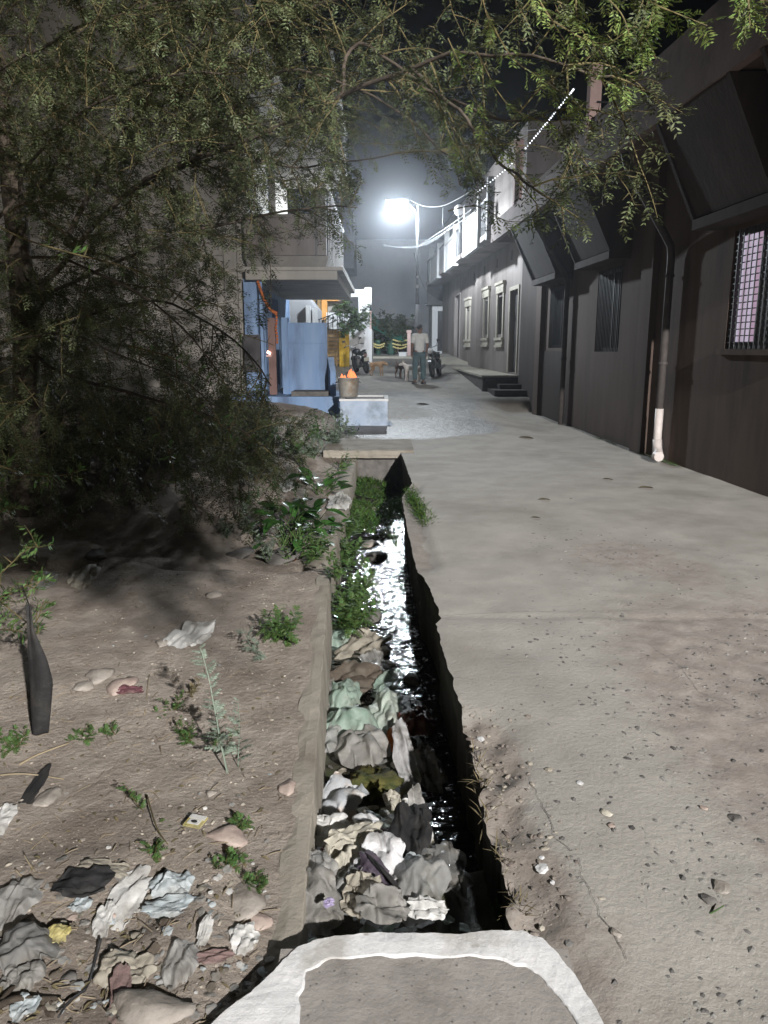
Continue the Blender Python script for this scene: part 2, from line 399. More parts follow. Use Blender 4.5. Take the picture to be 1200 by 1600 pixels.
def road_h(x, y):
    h0 = -.010*exp(-((y-4.38-.03*nz(x, 0, 3, 2.))/.03)**2)
    h = h0+.010*nz(x, y, 0, 1.1)+.006*nz(x, y, 3, 4.)+.002*nz(x, y, 13, 15.)
    patch = ss(.9, 1.6, x)*(1-ss(3.0, 5.6, y-.25*x))
    patch = max(patch, .8*ss(.15, .45, nz(x, y, 9, .8))*ss(1.0, 1.6, x)*(1-ss(7.5, 9, y)))
    if patch > 0: h += patch*(-.010+.013*nz(x, y, 5, 9.)+.008*nz(x, y, 6, 22.))
    crumble = (1-ss(.0, .26, x-lerp_tab(EDGE, y)))*(1-ss(2.9, 3.3, y))
    if crumble > 0: h += crumble*(-.045+.03*nz(x, y, 7, 8.)+.02*nz(x, y, 8, 25.))
    strip = (1-ss(.10, .22, x-lerp_tab(EDGE, y)))*ss(5.2, 5.6, y)*(1-ss(8.9, 9.1, y))
    h -= strip*.03
    far = ss(14, 16, y)
    h += far*(.008*nz(x, y, 2, 1.7)+.006*nz(x, y, 4, 5.))
    return h
ys = []; y = -3.0
while y < 11.95: ys.append(y); y += .03 if 1.3 < y < 3.2 else (.04 if 1.2 < y < 6 else .10)
ys.append(11.95)
mb = MB(); NU = 110
def ecl(y): return lerp_tab(EDGE, y)+(.012*nz(1.3, y, 0, 7.)+.008*nz(2.3, y, 1, 26.))*(1 if y > 1.0 else 0)*(1+1.6*(1-ss(2.9, 3.2, y)))
us = [(i/NU)**1.35 for i in range(NU+1)]
for y in ys:
    x0 = ecl(y); x1 = wall_x(y)+.15
    for u in us:
        x = x0+(x1-x0)*u
        mb.v.append((x, y, gz(x, y)+road_h(x, y)))
for j in range(len(ys)-1):
    for i in range(NU):
        a = j*(NU+1)+i; mb.f.append((a, a+1, a+NU+2, a+NU+1))
        mb.mi.append(0)
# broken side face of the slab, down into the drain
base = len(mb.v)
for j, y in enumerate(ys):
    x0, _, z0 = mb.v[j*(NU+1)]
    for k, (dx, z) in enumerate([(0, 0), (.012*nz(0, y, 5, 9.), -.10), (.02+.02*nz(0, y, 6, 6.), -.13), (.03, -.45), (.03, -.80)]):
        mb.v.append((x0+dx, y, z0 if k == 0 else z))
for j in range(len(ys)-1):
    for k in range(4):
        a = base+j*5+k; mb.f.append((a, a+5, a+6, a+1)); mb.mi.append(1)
# the lane beyond the slab bridge
yb = [11.95+.12*i for i in range(110)]; yb += [yb[-1]+.4*i for i in range(1, 60)]
base = len(mb.v)
for y in yb:
    x0, x1 = -3.4, wall_x(y)+.3
    for i in range(71):
        x = x0+(x1-x0)*i/70
        mb.v.append((x, y, gz(x, y)+road_h(x, y)-(.03 if x < -.9 else 0)))
for j in range(len(yb)-1):
    for i in range(70):
        a = base+j*71+i; mb.f.append((a, a+1, a+72, a+71)); mb.mi.append(0)
# end of the far part above the drain mouth
road = struct(mb.build('road', [m_road, m_drain_shade], smooth=True))
for nm, fn in (('wear', wear), ('dirt', dirt), ('damp', damp)):
    road.data.attributes.new(nm, 'FLOAT', 'POINT').data.foreach_set('value', [fn(v[0], v[1]) if v[2] > -.09 else 0. for v in mb.v])

# cracks in the concrete
for pts in [[(905,1340),(908,1368),(925,1400),(938,1432),(962,1462),(985,1510)], [(822,1205),(838,1240),(858,1276),(868,1310),(905,1340)], [(1010,1002),(1060,1035),(1090,1075),(1170,1110)], [(706,1060),(730,1062),(752,1066)], [(690,962),(790,958),(900,955),(1010,952),(1100,950),(1210,953)]]:
    C = [gr(x, y, 0) for x, y in pts]; D = []
    for a, b in zip(C, C[1:]):
        n = max(2, int((b-a).length/.025))
        D += [a.lerp(b, k/n)+Vector((.010*nz(k*.9, a.x*9, 1), .010*nz(k*.9, a.y*9, 5), 0)) for k in range(n)]
    mb = MB()
    for k, q in enumerate(D):
        t_ = (D[min(k+1, len(D)-1)]-D[max(0, k-1)]).normalized(); s_ = Vector((-t_.y, t_.x, 0))*(.0005+.0018*abs(nz(k*.35, 3, 2)))
        for e_ in (-1, 1): c_ = q+s_*e_; mb.v.append((c_.x, c_.y, road_h(c_.x, c_.y)+.004))
    for k in range(len(D)-1): mb.f.append((2*k, 2*k+1, 2*k+3, 2*k+2)); mb.mi.append(0)
    mb.build('crack', m_stonedark, road)

# left drain wall
LE = [(-1.0,-.22),(1.79,-.23),(1.97,-.235),(2.34,-.25),(2.92,-.28),(4.0,-.335),(5.38,-.40)]
mb = MB(); yl = [.4+.05*i for i in range(100)]+[5.38]
for y in yl:
    x = lerp_tab(LE, y)+.006*nz(3, y, 0, 5.)
    for dx, z in [(-.13, -.03), (-.085+.03*nz(4, y, 2, 3.), .004+.010*nz(1, y, 2, 6.)), (-.045, .010), (-.004+.004*nz(1, y, 5, 20.), .010), (.0+.006*nz(1, y, 6, 14.), .002), (.012, -.2), (.012, -.5), (.0, -.80)]:
        mb.v.append((x+dx, y, z+.004*nz(dx*9, y, 7, 9.)))
for j in range(len(yl)-1):
    for k in range(7):
        a = j*8+k; mb.f.append((a, a+8, a+9, a+1)); mb.mi.append(0)
e = (len(yl)-1)*8
mb.f.append(tuple(e+k for k in range(8))); mb.mi.append(0)
tag(mb.build('drain_wall', m_wall_conc, smooth=False), 'pale concrete wall edging the left side of the open drain', 'wall')
# older, lower wall further on
mb = MB(); yl = [5.40+.1*i for i in range(67)]
for y in yl:
    x = -.43+.02*nz(3, y, 1, 2.)
    for dx, z in [(-.35, -.20), (-.14, -.10+.03*nz(2, y, 2, 3.)), (-.02, -.09+.03*nz(2, y, 2, 3.)), (0, -.12), (.02, -.35), (.02, -.80)]:
        mb.v.append((x+dx, y, z+.01*nz(dx*9, y, 7, 6.)))
for j in range(len(yl)-1):
    for k in range(5):
        a = j*6+k; mb.f.append((a, a+6, a+7, a+1)); mb.mi.append(0)
mb.f.append(tuple(range(6))[::-1]); mb.mi.append(0)
tag(mb.build('drain_wall', m_wall_conc, smooth=True), 'low brown drain wall behind the weeds, beyond the end of the pale wall', 'wall')

# soil bank
def soil_h(x, y):
    h = .03*nz(x, y, 0, .9)+.02*nz(x, y, 1, 2.6)+.008*nz(x, y, 2, 9.)
    h += .05*ss(-.9, -2.2, x)*0
    edge = lerp_tab(LE, y)-.06
    k = ss(0, .35, edge-x); h = h*k+.004+.008*nz(x, y, 12, 4.)
    if y > 5.3:
        s = ss(5.34, 5.46, y+.05*nz(x, y, 4, 4.))
        h += s*(-.13+.20*ss(-.9, -2.6, x)+.22*ss(6.2, 9.5, y)*ss(-.55, -1.5, x)+.05*nz(x, y, 5, 2.)+.03*nz(x, y, 6, 6.))
        h += gz(x, y)*ss(12, 14, y)
    m = ss(2.6, 1.9, y)*ss(-.25, -.6, x)
    h += m*(.04+.035*nz(x, y, 8, 3.5)+.02*nz(x, y, 9, 9.))
    return h
mb = MB()
ys = []; y = .3
while y < 17.2: ys.append(y); y += .03 if y < 3.2 else (.045 if y < 5.6 else .14)
NU = 90
for y in ys:
    x1 = lerp_tab(LE, y)-.055 if y < 5.38 else -.56
    w_ = 2.6 if y < 3 else (4.5 if y < 5.6 else 9.0)
    for i in range(NU+1):
        u = (i/NU)**1.25; x = x1-9.0*u**1.25
        mb.v.append((x, y, soil_h(x, y)))
for j in range(len(ys)-1):
    for i in range(NU):
        a = j*(NU+1)+i; mb.f.append((a+1, a, a+NU+1, a+NU+2)); mb.mi.append(0)
struct(mb.build('soil', m_soil, smooth=True))

# drain bed and water
def bed_h(x, y):
    h = -.60+.03*nz(x, y, 0, 3.)+.02*nz(x, y, 1, 8.)
    heap = ss(3.2, 2.2, y)*.34+ss(5.2, 3.6, y)*.13
    heap *= ss(.30, .05, x-.02*y) if y > 2.6 else 1-.45*ss(.12, .3, x)
    return h+heap+.02*nz(x, y, 2, 14.)
mb = MB(); ys = [.8+.05*i for i in range(226)]
for y in ys:
    for i in range(25):
        x = -.50+i*.92/24
        mb.v.append((x, y, bed_h(x, y)))
for j in range(len(ys)-1):
    for i in range(24):
        a = j*25+i; mb.f.append((a, a+1, a+26, a+25)); mb.mi.append(0)
struct(mb.build('drain_bed', m_silt, smooth=True))
mb = MB(); mb.grid(lambda u, v: (-.50+.92*u, 1.0+10.9*v, -.515), 8, 60)
struct(mb.build('water', m_water))
# silted end of the drain, below the slab bridge
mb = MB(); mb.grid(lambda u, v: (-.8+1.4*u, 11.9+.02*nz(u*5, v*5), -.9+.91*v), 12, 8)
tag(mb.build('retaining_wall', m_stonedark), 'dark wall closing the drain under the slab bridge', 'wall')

# distant ground sheet under everything
mb = MB(); mb.grid(lambda u, v: (-60+120*u, -30+150*v, -1.3 if v < .28 else gz(0, -30+150*v)-.6), 6, 60)
struct(mb.build('ground', m_soil))

# ------------------------------------------------------------------ culvert slab with its white painted kerb
t = thing('culvert_slab', 'grey cement slab over the drain with a thick white painted rim', 'culvert slab', (0, 1.3, 0))
outer = [(320,1600),(400,1540),(462,1480),(510,1463),(600,1456),(700,1456),(790,1451),(832,1457),(866,1480),(905,1530),(945,1600)]
inner = [(470,1600),(474,1540),(490,1512),(530,1498),(600,1494),(700,1494),(770,1499),(820,1511),(850,1532),(882,1570),(905,1610)]
def cat(pts, n):
    P_ = [pts[0]]+pts+[pts[-1]]; out = []
    for i in range(1, len(P_)-2):
        p0, p1, p2, p3 = [Vector(q) for q in P_[i-1:i+3]]
        for k in range(n):
            s = k/n
            out.append(.5*((2*p1)+(p2-p0)*s+(2*p0-5*p1+4*p2-p3)*s*s+(3*p1-p0-3*p2+p3)*s**3))
    out.append(Vector(P_[-2])); return out
O = [gr(x, y, .07) for x, y in outer]; I = [gr(x, y, .07) for x, y in inner]
O = [Vector((-.66, .75, .1)), Vector((-.57, 1.2, .1))]+O+[Vector((.53, 1.2, .1)), Vector((.56, .75, .1))]
I = [Vector((-.24, .75, .1)), Vector((-.205, 1.2, .1))]+I+[Vector((.455, 1.2, .1)), Vector((.46, .75, .1))]
O, I = cat(O, 18), cat(I, 18)
mb = MB(); n = len(O)
for i in range(n):
    o, q = O[i], I[i]
    w1 = .009*nz(i*.12, 1.)+.004*nz(i*.35, 4.); w2 = .010*nz(i*.10, 7.)+.003*nz(i*.22, 9.)
    d = (o-q).normalized()
    for f, z in [(1.0, -.06), (1.0, .050), (.985, .064), (.95, .070), (.55, .071), (.08, .070), (.03, .068), (0, .056)]:
        p = q+(o-q)*f+d*(w1 if f > .5 else w2)
        mb.v.append((p.x, p.y, z+.003*nz(p.x, p.y, 3, 9.)+.0012*nz(p.x, p.y, 4, 40.)))
for i in range(n-1):
    for k in range(7):
        a = i*8+k; mb.f.append((a, a+8, a+9, a+1)); mb.mi.append(0)
mb.build('painted_rim', m_white, t, smooth=False)
mb = MB()
mb.grid(lambda u, v: (-.27+.75*u, .70+.99*v, .0655+.0025*nz(u*4, v*4)+.003*nz(u*15, v*15)), 40, 50)
mb.grid(lambda u, v: (-.27+.75*u, 1.69+.0*v, .061-.2*v), 4, 2)
mb.build('slab', m_slabgrey, t, smooth=True)

# ------------------------------------------------------------------ slab bridge
t = thing('slab_bridge', 'flat stone slab bridging the drain in front of the pale blue block', 'slab bridge', (-.1, 12.2, 0))
mb = MB()
def slabpt(u, v, z):
    return Vector((-.95+1.42*u, 11.75+1.5*v, z))
mb.grid(lambda u, v: slabpt(u, v, .045+.012*nz(u*6, v*4)), 20, 10)
mb.grid(lambda u, v: slabpt(u, 0, -.075+.12*v+.008*nz(u*9, v*9)*(1-v)+(.012*nz(u*6, 0))*v)+Vector((0, .012*nz(u*7, v*3, 2), 0)), 20, 4)
mb.grid(lambda u, v: slabpt(1, u, -.075+.12*v), 6, 3)
mb.grid(lambda u, v: slabpt(u, v, -.075), 4, 2)
mb.build('slab', m_wall_conc, t)

def rock_mb(c, r, seed, sub=2, flat=(1,1,.7), rough=.25, rot=0.):
    import bmesh
    bm = bmesh.new(); bmesh.ops.create_icosphere(bm, subdivisions=sub, radius=1)
    mb = MB(); R = Matrix.Rotation(rot, 3, 'Z')
    for v in bm.verts:
        p = v.co.copy(); q = p*1.0+Vector((seed*3.1, seed*1.7, seed*.9))
        k = 1+rough*mn.noise(q*1.2)+rough*.6*mn.noise(q*2.7)+rough*.3*mn.noise(q*6.1)
        # a few flattened facets
        for j in range(6):
            d = Vector((sin(seed*2+j*2.1), cos(seed*3+j*1.7), sin(seed*1.3+j*2.9))).normalized(); lim = .5+.25*abs(sin(seed+j*4.))
            if p.dot(d) > lim: p -= d*(p.dot(d)-lim)*.9
        p = R @ Vector((p.x*flat[0], p.y*flat[1], p.z*flat[2]))*k*r
        mb.v.append(tuple(p+Vector(c)))
    for f in bm.faces: mb.f.append(tuple(v.index for v in f.verts)); mb.mi.append(0)
    bm.free(); return mb
o = rock_mb((.44, 11.80, -.115), .085, 3, flat=(1.2, .9, .55)).build('stone', m_stone, origin=(.44, 11.80, -.16))
tag(o, 'stone wedged under the street end of the slab bridge', 'stone')

# ------------------------------------------------------------------ right-hand building (near, in its own shade)
def wp(o, y, z): return Vector((wall_x(y)-o, y, z))
def rb(mb, o0, o1, y0, y1, z0, z1):
    return mb.hexa([wp(o1,y0,z0), wp(o0,y0,z0), wp(o0,y1,z0), wp(o1,y1,z0), wp(o1,y0,z1), wp(o0,y0,z1), wp(o0,y1,z1), wp(o1,y1,z1)])
t = thing('street_building', 'dark mauve plastered building with sloping window hoods and a lit barred window', 'building', (6.5, 6, 0))
W_ = [(7.75, 9.50, 1.60, 2.97), (13.2, 14.45, 1.55, 2.98), (16.45, 17.75, 1.62, 2.95)]
mb = MB()
mb.holed(lambda u, v, d: wp(-d, u, v), 0, 20.6, -.3, 4.25, W_, .16)
mb.add([wp(0,20.6,-.3), wp(-6,20.6,-.3), wp(-6,20.6,5), wp(0,20.6,5)], [(0,1,2,3)])
mb.add([wp(0,0,-.3), wp(-6,0,-.3), wp(-6,0,5), wp(0,0,5)], [(3,2,1,0)])
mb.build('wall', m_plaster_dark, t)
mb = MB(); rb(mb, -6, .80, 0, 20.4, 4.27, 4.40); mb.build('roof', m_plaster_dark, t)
mb = MB()
yy = [-16, -8]+[-8+.6*i for i in range(1, 37)]+[13.98]
def fas(u, v):
    y = 0+13.98*u; o, z = [(.80, 4.25), (.90, 4.25), (.905, 4.6), (.90, 5.0), (.78, 5.0), (.78, 4.4)][v]
    return wp(o+.006*nz(y, v, 3, 1.5), y, z+(.012*nz(y, v, 1, 1.2)))
for i in range(101):
    for v in range(6): mb.v.append(tuple(fas(i/100, v)))
for i in range(100):
    for v in range(5):
        a = i*6+v; mb.f.append((a, a+6, a+7, a+1)); mb.mi.append(0)
mb.f.append(tuple(range(600, 606))); mb.mi.append(0)
mb.build('parapet', m_fascia, t)
mb = MB(); rb(mb, .78, .90, 13.98, 20.4, 4.25, 4.72); mb.build('parapet', m_fascia, t)
# shallow pilasters
for y in (11.9, 18.4):
    mb = MB(); rb(mb, 0.003, .10, y-.22, y+.22, 0, 4.25); mb.build('pilaster', m_plaster_dark, t)
m = MB(); rb(m, .004, .022, 18.65, 20.58, -.2, 4.22); rb(m, .004, .022, 16.75-.4, 18.15, -.2, 1.55); m.build('shade_panel', m_hood, t)  # added dark panels that paint shade onto the end bay
# hoods over the windows: an inclined slab with end cheeks and a flat bottom
for k, (y0, y1, z0, z1) in enumerate(W_+[(5.9, 7.2, 1.6, 2.97)]):
    a, b = (8.15, 9.85) if k == 0 else (y0-.30, y1+.30); zb = z1+.06
    h = MB()
    h.hexa([wp(.33,a,zb+.14), wp(.25,a,zb+.14), wp(.25,b,zb+.14), wp(.33,b,zb+.14), wp(.88,a,4.26), wp(.80,a,4.26), wp(.80,b,4.26), wp(.88,b,4.26)])
    rb(h, .003, .36, a-.02, b+.02, zb, zb+.12)
    hd = h.build('window_hood', m_hood, t)
    for yy0 in (a-.05, b-.02):
        c = MB()
        p = [(.002, zb+.12), (.36, zb+.12), (.89, 4.245), (.002, 4.245)]
        c.add([wp(o, yy0, z) for o, z in p]+[wp(o, yy0+.07, z) for o, z in p], [(3,2,1,0), (4,5,6,7), (0,1,5,4), (1,2,6,5), (2,3,7,6), (3,0,4,7)])
        c.build('cheek', m_hood, hd)
# windows
for k, (y0, y1, z0, z1) in enumerate(W_):
    f = MB()
    for a, b, c, d in [(y0,y0+.07,z0,z1), (y1-.07,y1,z0,z1), (y0+.07,y1-.07,z0,z0+.07), (y0+.07,y1-.07,z1-.07,z1), ((y0+y1)/2-.035,(y0+y1)/2+.035,z0+.07,z1-.07)]:
        rb(f, *((-.07, -.03) if k == 0 else (-.14, -.08)), a, b, c, d)
    win = f.build('window', m_black, t)
    bb = MB()
    if k == 0:
        bb.grid(lambda u, v: wp(-.13-.022*sin(u*60)-.008*sin(u*23), y0+(y1-y0)*u, z0-.02+(z1-z0+.04)*v), 90, 2)
        bb.build('curtain', m_curtain, win)
        sh = MB(); rb(sh, -.095, -.075, y0+.02, y0+1.22, z0, z1); sh.build('shutter', m_door, win)
    else:
        bb.add([wp(-.155,y0,z0), wp(-.155,y1,z0), wp(-.155,y1,z1), wp(-.155,y0,z1)], [(0,1,2,3)])
        bb.build('pane', m_dark, win)
    g = MB()
    n = int((z1-z0)/.075)
    if k == 0:
        for i in range(1, n): rb(g, -.022, -.010, y0, y1, z0+i*(z1-z0)/n-.006, z0+i*(z1-z0)/n+.006)
    for i in range(1, 16):
        yv = y0+i*(y1-y0)/16; rb(g, -.010, .0, yv-.006, yv+.006, z0, z1)
    g.build('grille', m_black, win)
mb = MB(); rb(mb, -.02, .05, 7.65, 9.6, 1.53, 1.597); mb.build('sill', m_plaster_dark, t)

# rain pipes
def rain_pipe(y, label, elbow=False, ytop=None):
    q = thing('rain_pipe', label, 'pipe', tuple(wp(.09, y, 0)), 'rain pipes on the dark building')
    m = MB(); yt = ytop or y
    m.tube([wp(.84, yt, 4.20), wp(.80, yt, 4.05), wp(.22, y, 3.16), wp(.12, y, 3.0), wp(.10, y, 2.85), wp(.10, y, .0)], .052, 10)
    m.build('tube', m_pipe_dark, q, smooth=True)
    if elbow: m = MB(); m.tube([wp(.10, y, 0), wp(.10, y, .75)], .058, 12); m.build('lower_length', m_pipe_pale, q, smooth=True)  # paler lower length paints in the lit foot of the pipe
    for z in (2.6, 1.4):
        c = MB(); c.lathe(wp(.10, y, z), [(.053,-.02),(.064,-.02),(.064,.02),(.053,.02)], 10); c.build('collar', m_pipe_dark, q)
    return q
q = rain_pipe(11.05, 'rain pipe running down the dark wall to a white elbow on the road edge', True)
m = MB(); m.tube([wp(.10, 11.05, .30), wp(.10, 11.02, .18), wp(.13, 10.9, .11), wp(.18, 10.78, .10)], .066, 10); m.build('elbow', m_pipe_pale, q, smooth=True)
m = MB(); m.lathe(wp(.21, 10.72, .10), [(.0,-.05),(.07,-.05),(.073,.05),(.05,.05)], 12, 'Y'); m.build('socket', m_pipe_pale, q)
rain_pipe(16.1, 'dark rain pipe bending down the wall beside the farthest window')

# parapet posts with stepped stair rails
for (y, label, h, n_) in [(12.45, 'pink roof post rising above the dark parapet', .80, 1), (17.6, 'pink roof post at the far end of the dark parapet', 1.05, 2)]:
    q = thing('roof_post', label, 'post', tuple(wp(.84, y, 4.7)), 'pink posts on the dark parapet')
    m = MB(); rb(m, .76, .93, y, y+.17, 4.70, 5.0+h*.97); m.build('post', m_pink, q)
    m = MB()
    m.tube([wp(.83, y-.02, 5.0+h*.75), wp(.55, y-.05, 5.0+h*.72)], .014, 6)
    m.tube([wp(.83, y-.02, 5.0+h*.30), wp(.55, y-.05, 5.0+h*.27)], .014, 6)
    m.build('rail', m_black, q)
q = thing('roof_stair', 'white roof stair rail beside the pink post at the end of the parapet', 'stair rail', tuple(wp(.2, 18.2, 4.7)))
m = MB()
for a, b in [((.55, 17.9, 5.05), (-.25, 18.6, 5.75)), ((.75, 18.0, 4.75), (-.05, 18.7, 5.40))]:
    p0, p1 = wp(*a), wp(*b)
    m.obox((p0+p1)/2, (p1-p0)/2, Vector((0, .03, .0)), Vector((.05, 0, .09)))
m.build('rail', m_whitewall, q)
m = MB()
for u in (0, .33, .66, 1):
    p = wp(.55-.8*u, 17.95+.7*u, 5.03+.7*u); m.box(p.x-.02, p.x+.02, p.y-.02, p.y+.02, 4.4, p.z)
m.build('post', m_black, q)

# ------------------------------------------------------------------ right-hand house further on
t = thing('house', 'cream plastered house with trimmed windows and a long white balcony', 'house', (6, 28, .5))
HD = [(20.95, 21.95, .95, 3.18), (31.6, 33.0, .95, 3.75)]
HW = [(22.9, 23.65, 2.03, 3.12), (25.2, 25.95, 2.05, 3.14), (29.0, 29.75, 2.05, 3.05)]
HV = [(21.9+2.1*i, 22.12+2.1*i, 4.02, 4.28) for i in range(5)]
mb = MB()
mb.holed(lambda u, v, d: wp(-d+.004, u, v), 20.62, 37.2, .0, 7.2, HD+HW+HV, .14)
mb.add([wp(0,37.2,0), wp(-6,37.2,0), wp(-6,37.2,7.2), wp(0,37.2,7.2)], [(0,1,2,3)])
mb.add([wp(-.0,20.62,4.6), wp(-6,20.62,4.6), wp(-6,20.62,7.2), wp(0,20.62,7.2)], [(3,2,1,0)])
mb.add([wp(0,20.62,7.2), wp(0,37.2,7.2), wp(-6,37.2,7.2), wp(-6,20.62,7.2)], [(0,1,2,3)])
mb.build('wall', m_plaster_house, t)
for (y0, y1, z0, z1) in HD:
    d = MB(); rb(d, -.16, -.12, y0, y1, z0, z1)
    for i in range(3):
        zz = z0+.12+i*(z1-z0)/3; rb(d, -.12, -.10, y0+.12, y1-.12, zz, zz+(z1-z0)/3-.2)
    dd = d.build('door', m_door, t)
    f = MB(); rb(f, .004, .035, y0-.10, y0, z0, z1+.1); rb(f, .004, .035, y1, y1+.10, z0, z1+.1); rb(f, .004, .037, y0, y1, z1, z1+.1)
    f.build('frame', m_trim if z1 < 3.5 else m_plaster_house, dd)
for (y0, y1, z0, z1) in HW:
    d = MB(); rb(d, -.13, -.11, y0, y1, z0, z1)
    dd = d.build('window', m_dark, t)
    f = MB(); a, b = y0-.14, y1+.14
    rb(f, .003, .05, a, y0, z0-.1, z1+.1); rb(f, .003, .05, y1, b, z0-.1, z1+.1)
    rb(f, .003, .075, a-.05, b+.05, z1+.1, z1+.34); rb(f, .003, .11, a-.09, b+.09, z1+.34, z1+.42)
    f.build('frame', m_trim, dd)
    f = MB(); rb(f, .003, .10, a-.06, b+.06, z0-.18, z0-.1); rb(f, .003, .06, a, b, z0-.32, z0-.18); rb(f, .003, .09, a-.04, b+.04, z0-.38, z0-.32)
    f.build('sill', m_trim, dd)
    g = MB()
    for i in range(1, 6): yv = y0+i*(y1-y0)/6; rb(g, -.09, -.075, yv-.009, yv+.009, z0, z1)
    g.build('grille', m_black, dd)
for (y0, y1, z0, z1) in HV:
    d = MB(); rb(d, -.13, -.12, y0, y1, z0, z1); d.build('vent', m_dark, t)
mb = MB(); rb(mb, -.0, .86, 20.9, 36.8, 4.50, 4.64); bal = mb.build('balcony', m_plaster_house, t)
# alternating solid white panels, grey frames and posts along the balcony edge
yb_ = 20.95
seq = [('frame', 1.5), ('panel', 2.5), ('frame', 2.3), ('panel', 2.4), ('frame', 2.3), ('panel', 2.6), ('frame', 2.0)]
for kind, ln in seq:
    if kind == 'panel':
        m = MB(); rb(m, .78, .90, yb_+.10, yb_+ln, 4.42, 5.35); rb(m, .76, .925, yb_+.07, yb_+ln+.03, 5.35, 5.45)
        m.build('balcony_panel', m_dirtywhite, t)
    else:
        m = MB()
        for i in range(9):
            yv = yb_+.2+i*(ln-.3)/8; rb(m, .82, .845, yv-.012, yv+.012, 4.64, 5.5)
        rb(m, .81, .86, yb_+.1, yb_+ln, 5.5, 5.54)
        m.build('railing', m_pole, t)
    m = MB(); rb(m, .75, .93, yb_-.09, yb_+.09, 4.40, 5.95 if kind == 'frame' else 5.75); m.build('balcony_post', m_dirtywhite, t)
    yb_ += ln
# raised stone plinth in front of the house
q = thing('doorstep_platform', 'low stone platform along the foot of the cream house', 'platform', tuple(wp(.4, 24, .5)))
m = MB()
m.hexa([wp(.95,20.75,.25), wp(.006,20.75,.25), wp(.006,28.3,.6), wp(.75,28.3,.6), wp(.95,20.75,.845), wp(.006,20.75,.845), wp(.006,28.3,.90), wp(.75,28.3,.90)])
m.build('base', m_stonedark, q)
m = MB()
m.hexa([wp(.99,20.70,.85), wp(.006,20.70,.85), wp(.006,28.3,.905), wp(.79,28.3,.905), wp(.99,20.70,.90), wp(.006,20.70,.90), wp(.006,28.3,.955), wp(.79,28.3,.955)])
m.build('top_slab', m_trim, q)
q = thing('step_block', 'darkened stone step at the near end of the low platform', 'step', tuple(wp(.4, 20, .2)))
m = MB(); rb(m, .006, .85, 19.55, 20.65, .0, .56); m.build('lower_step', m_pipe_dark, q)  # step colour lowered to near-black, standing for shade by the plinth
m = MB(); rb(m, .006, .60, 20.2, 20.66, .56, .68); m.build('upper_step', m_pipe_dark, q)
q = thing('ramp_slab', 'pale sloping ramp below the far door of the cream house', 'ramp', tuple(wp(.4, 31, .9)))
m = MB(); m.hexa([wp(1.5,29.2,.85), wp(.01,29.2,.85), wp(.01,33,1.15), wp(1.5,33,1.15), wp(1.5,29.2,1.02), wp(.01,29.2,1.10), wp(.01,33,1.28), wp(1.5,33,1.22)])
m.build('slab', m_trim, q); m = MB(); rb(m, .01, 1.45, 29.0, 29.19, .8, 1.0); m.build('riser', m_stonedark, q)

# small white shop with dark box awning past the house
q = thing('kiosk', 'small whitewashed shop with a dark box awning beyond the cream house', 'shop', (2.9, 38.4, 1.4))
m = MB(); m.box(2.35, 4.2, 38.0, 41, 1.2, 4.1); m.build('wall', m_whitewall, q)
m = MB(); m.box(2.1, 4.2, 37.75, 38.4, 3.75, 4.65); m.box(2.0, 4.2, 37.7, 38.4, 3.66, 3.75); m.build('awning', m_pole, q)
m = MB(); m.box(2.62, 2.85, 37.96, 37.997, 1.5, 3.4); m.box(3.0, 3.3, 37.96, 37.997, 1.4, 3.5); m.build('door', m_door, q)

m_brownplaster = M('brown_plaster', (.17,.145,.13), (.24,.21,.19), scale=3, rough=.9, streak=True)
# ------------------------------------------------------------------ left-hand house with blue front
t = thing('corner_house', 'beige walled house with a blue painted front and overhanging balcony behind the thorn tree', 'house', (-5, 19, .3))
mb = MB()
mb.grid(lambda u, v: (-14+11.1*u, 17.0, -.3+9.3*v), 8, 6)
mb.build('wall', m_plaster_left, t)
m = MB(); m.box(-14, -2.902, 24.0, 24.1, 0, 9); m.build('rear_wall', m_plaster_left, t)
m = MB(); m.holed(lambda u, v, d: Vector((-2.9-d, u, v)), 17.0, 24.0, .1, 3.1, [(17.9, 19.0, .62, 2.9), (20.2, 21.4, .62, 2.9)], .2)
m.build('blue_front', m_blue, t)
m = MB(); m.holed(lambda u, v, d: Vector((-2.9-d, u, v)), 17.0, 24.0, 3.1, 9.0, [(20.0, 21.5, 4.3, 6.2)], .2)
m.build('street_wall', m_plaster_left, t)
m = MB(); m.box(-3.11, -3.08, 17.9, 19.0, .6, 2.9); m.box(-3.11, -3.08, 20.2, 21.4, .6, 2.9); m.build('door', m_door, t)
m = MB(); m.box(-3.10, -3.06, 20.0, 21.5, 4.3, 6.2); m.build('window', m_dark, t)
m = MB(); m.box(-3.42, -3.15, 16.88, 16.997, .2, 9.0); m.build('pilaster', m_plaster_left, t)
m = MB(); m.box(-3.0, -2.72, 16.75, 17.05, .1, 3.05); m.box(-2.66, -2.60, 16.72, 16.80, .62, 3.05); m.build('blue_pillar', m_blue, t)
m = MB(); m.box(-3.04, -2.68, 16.74, 16.748, 1.1, 1.9); m.build('niche', m_door, t)
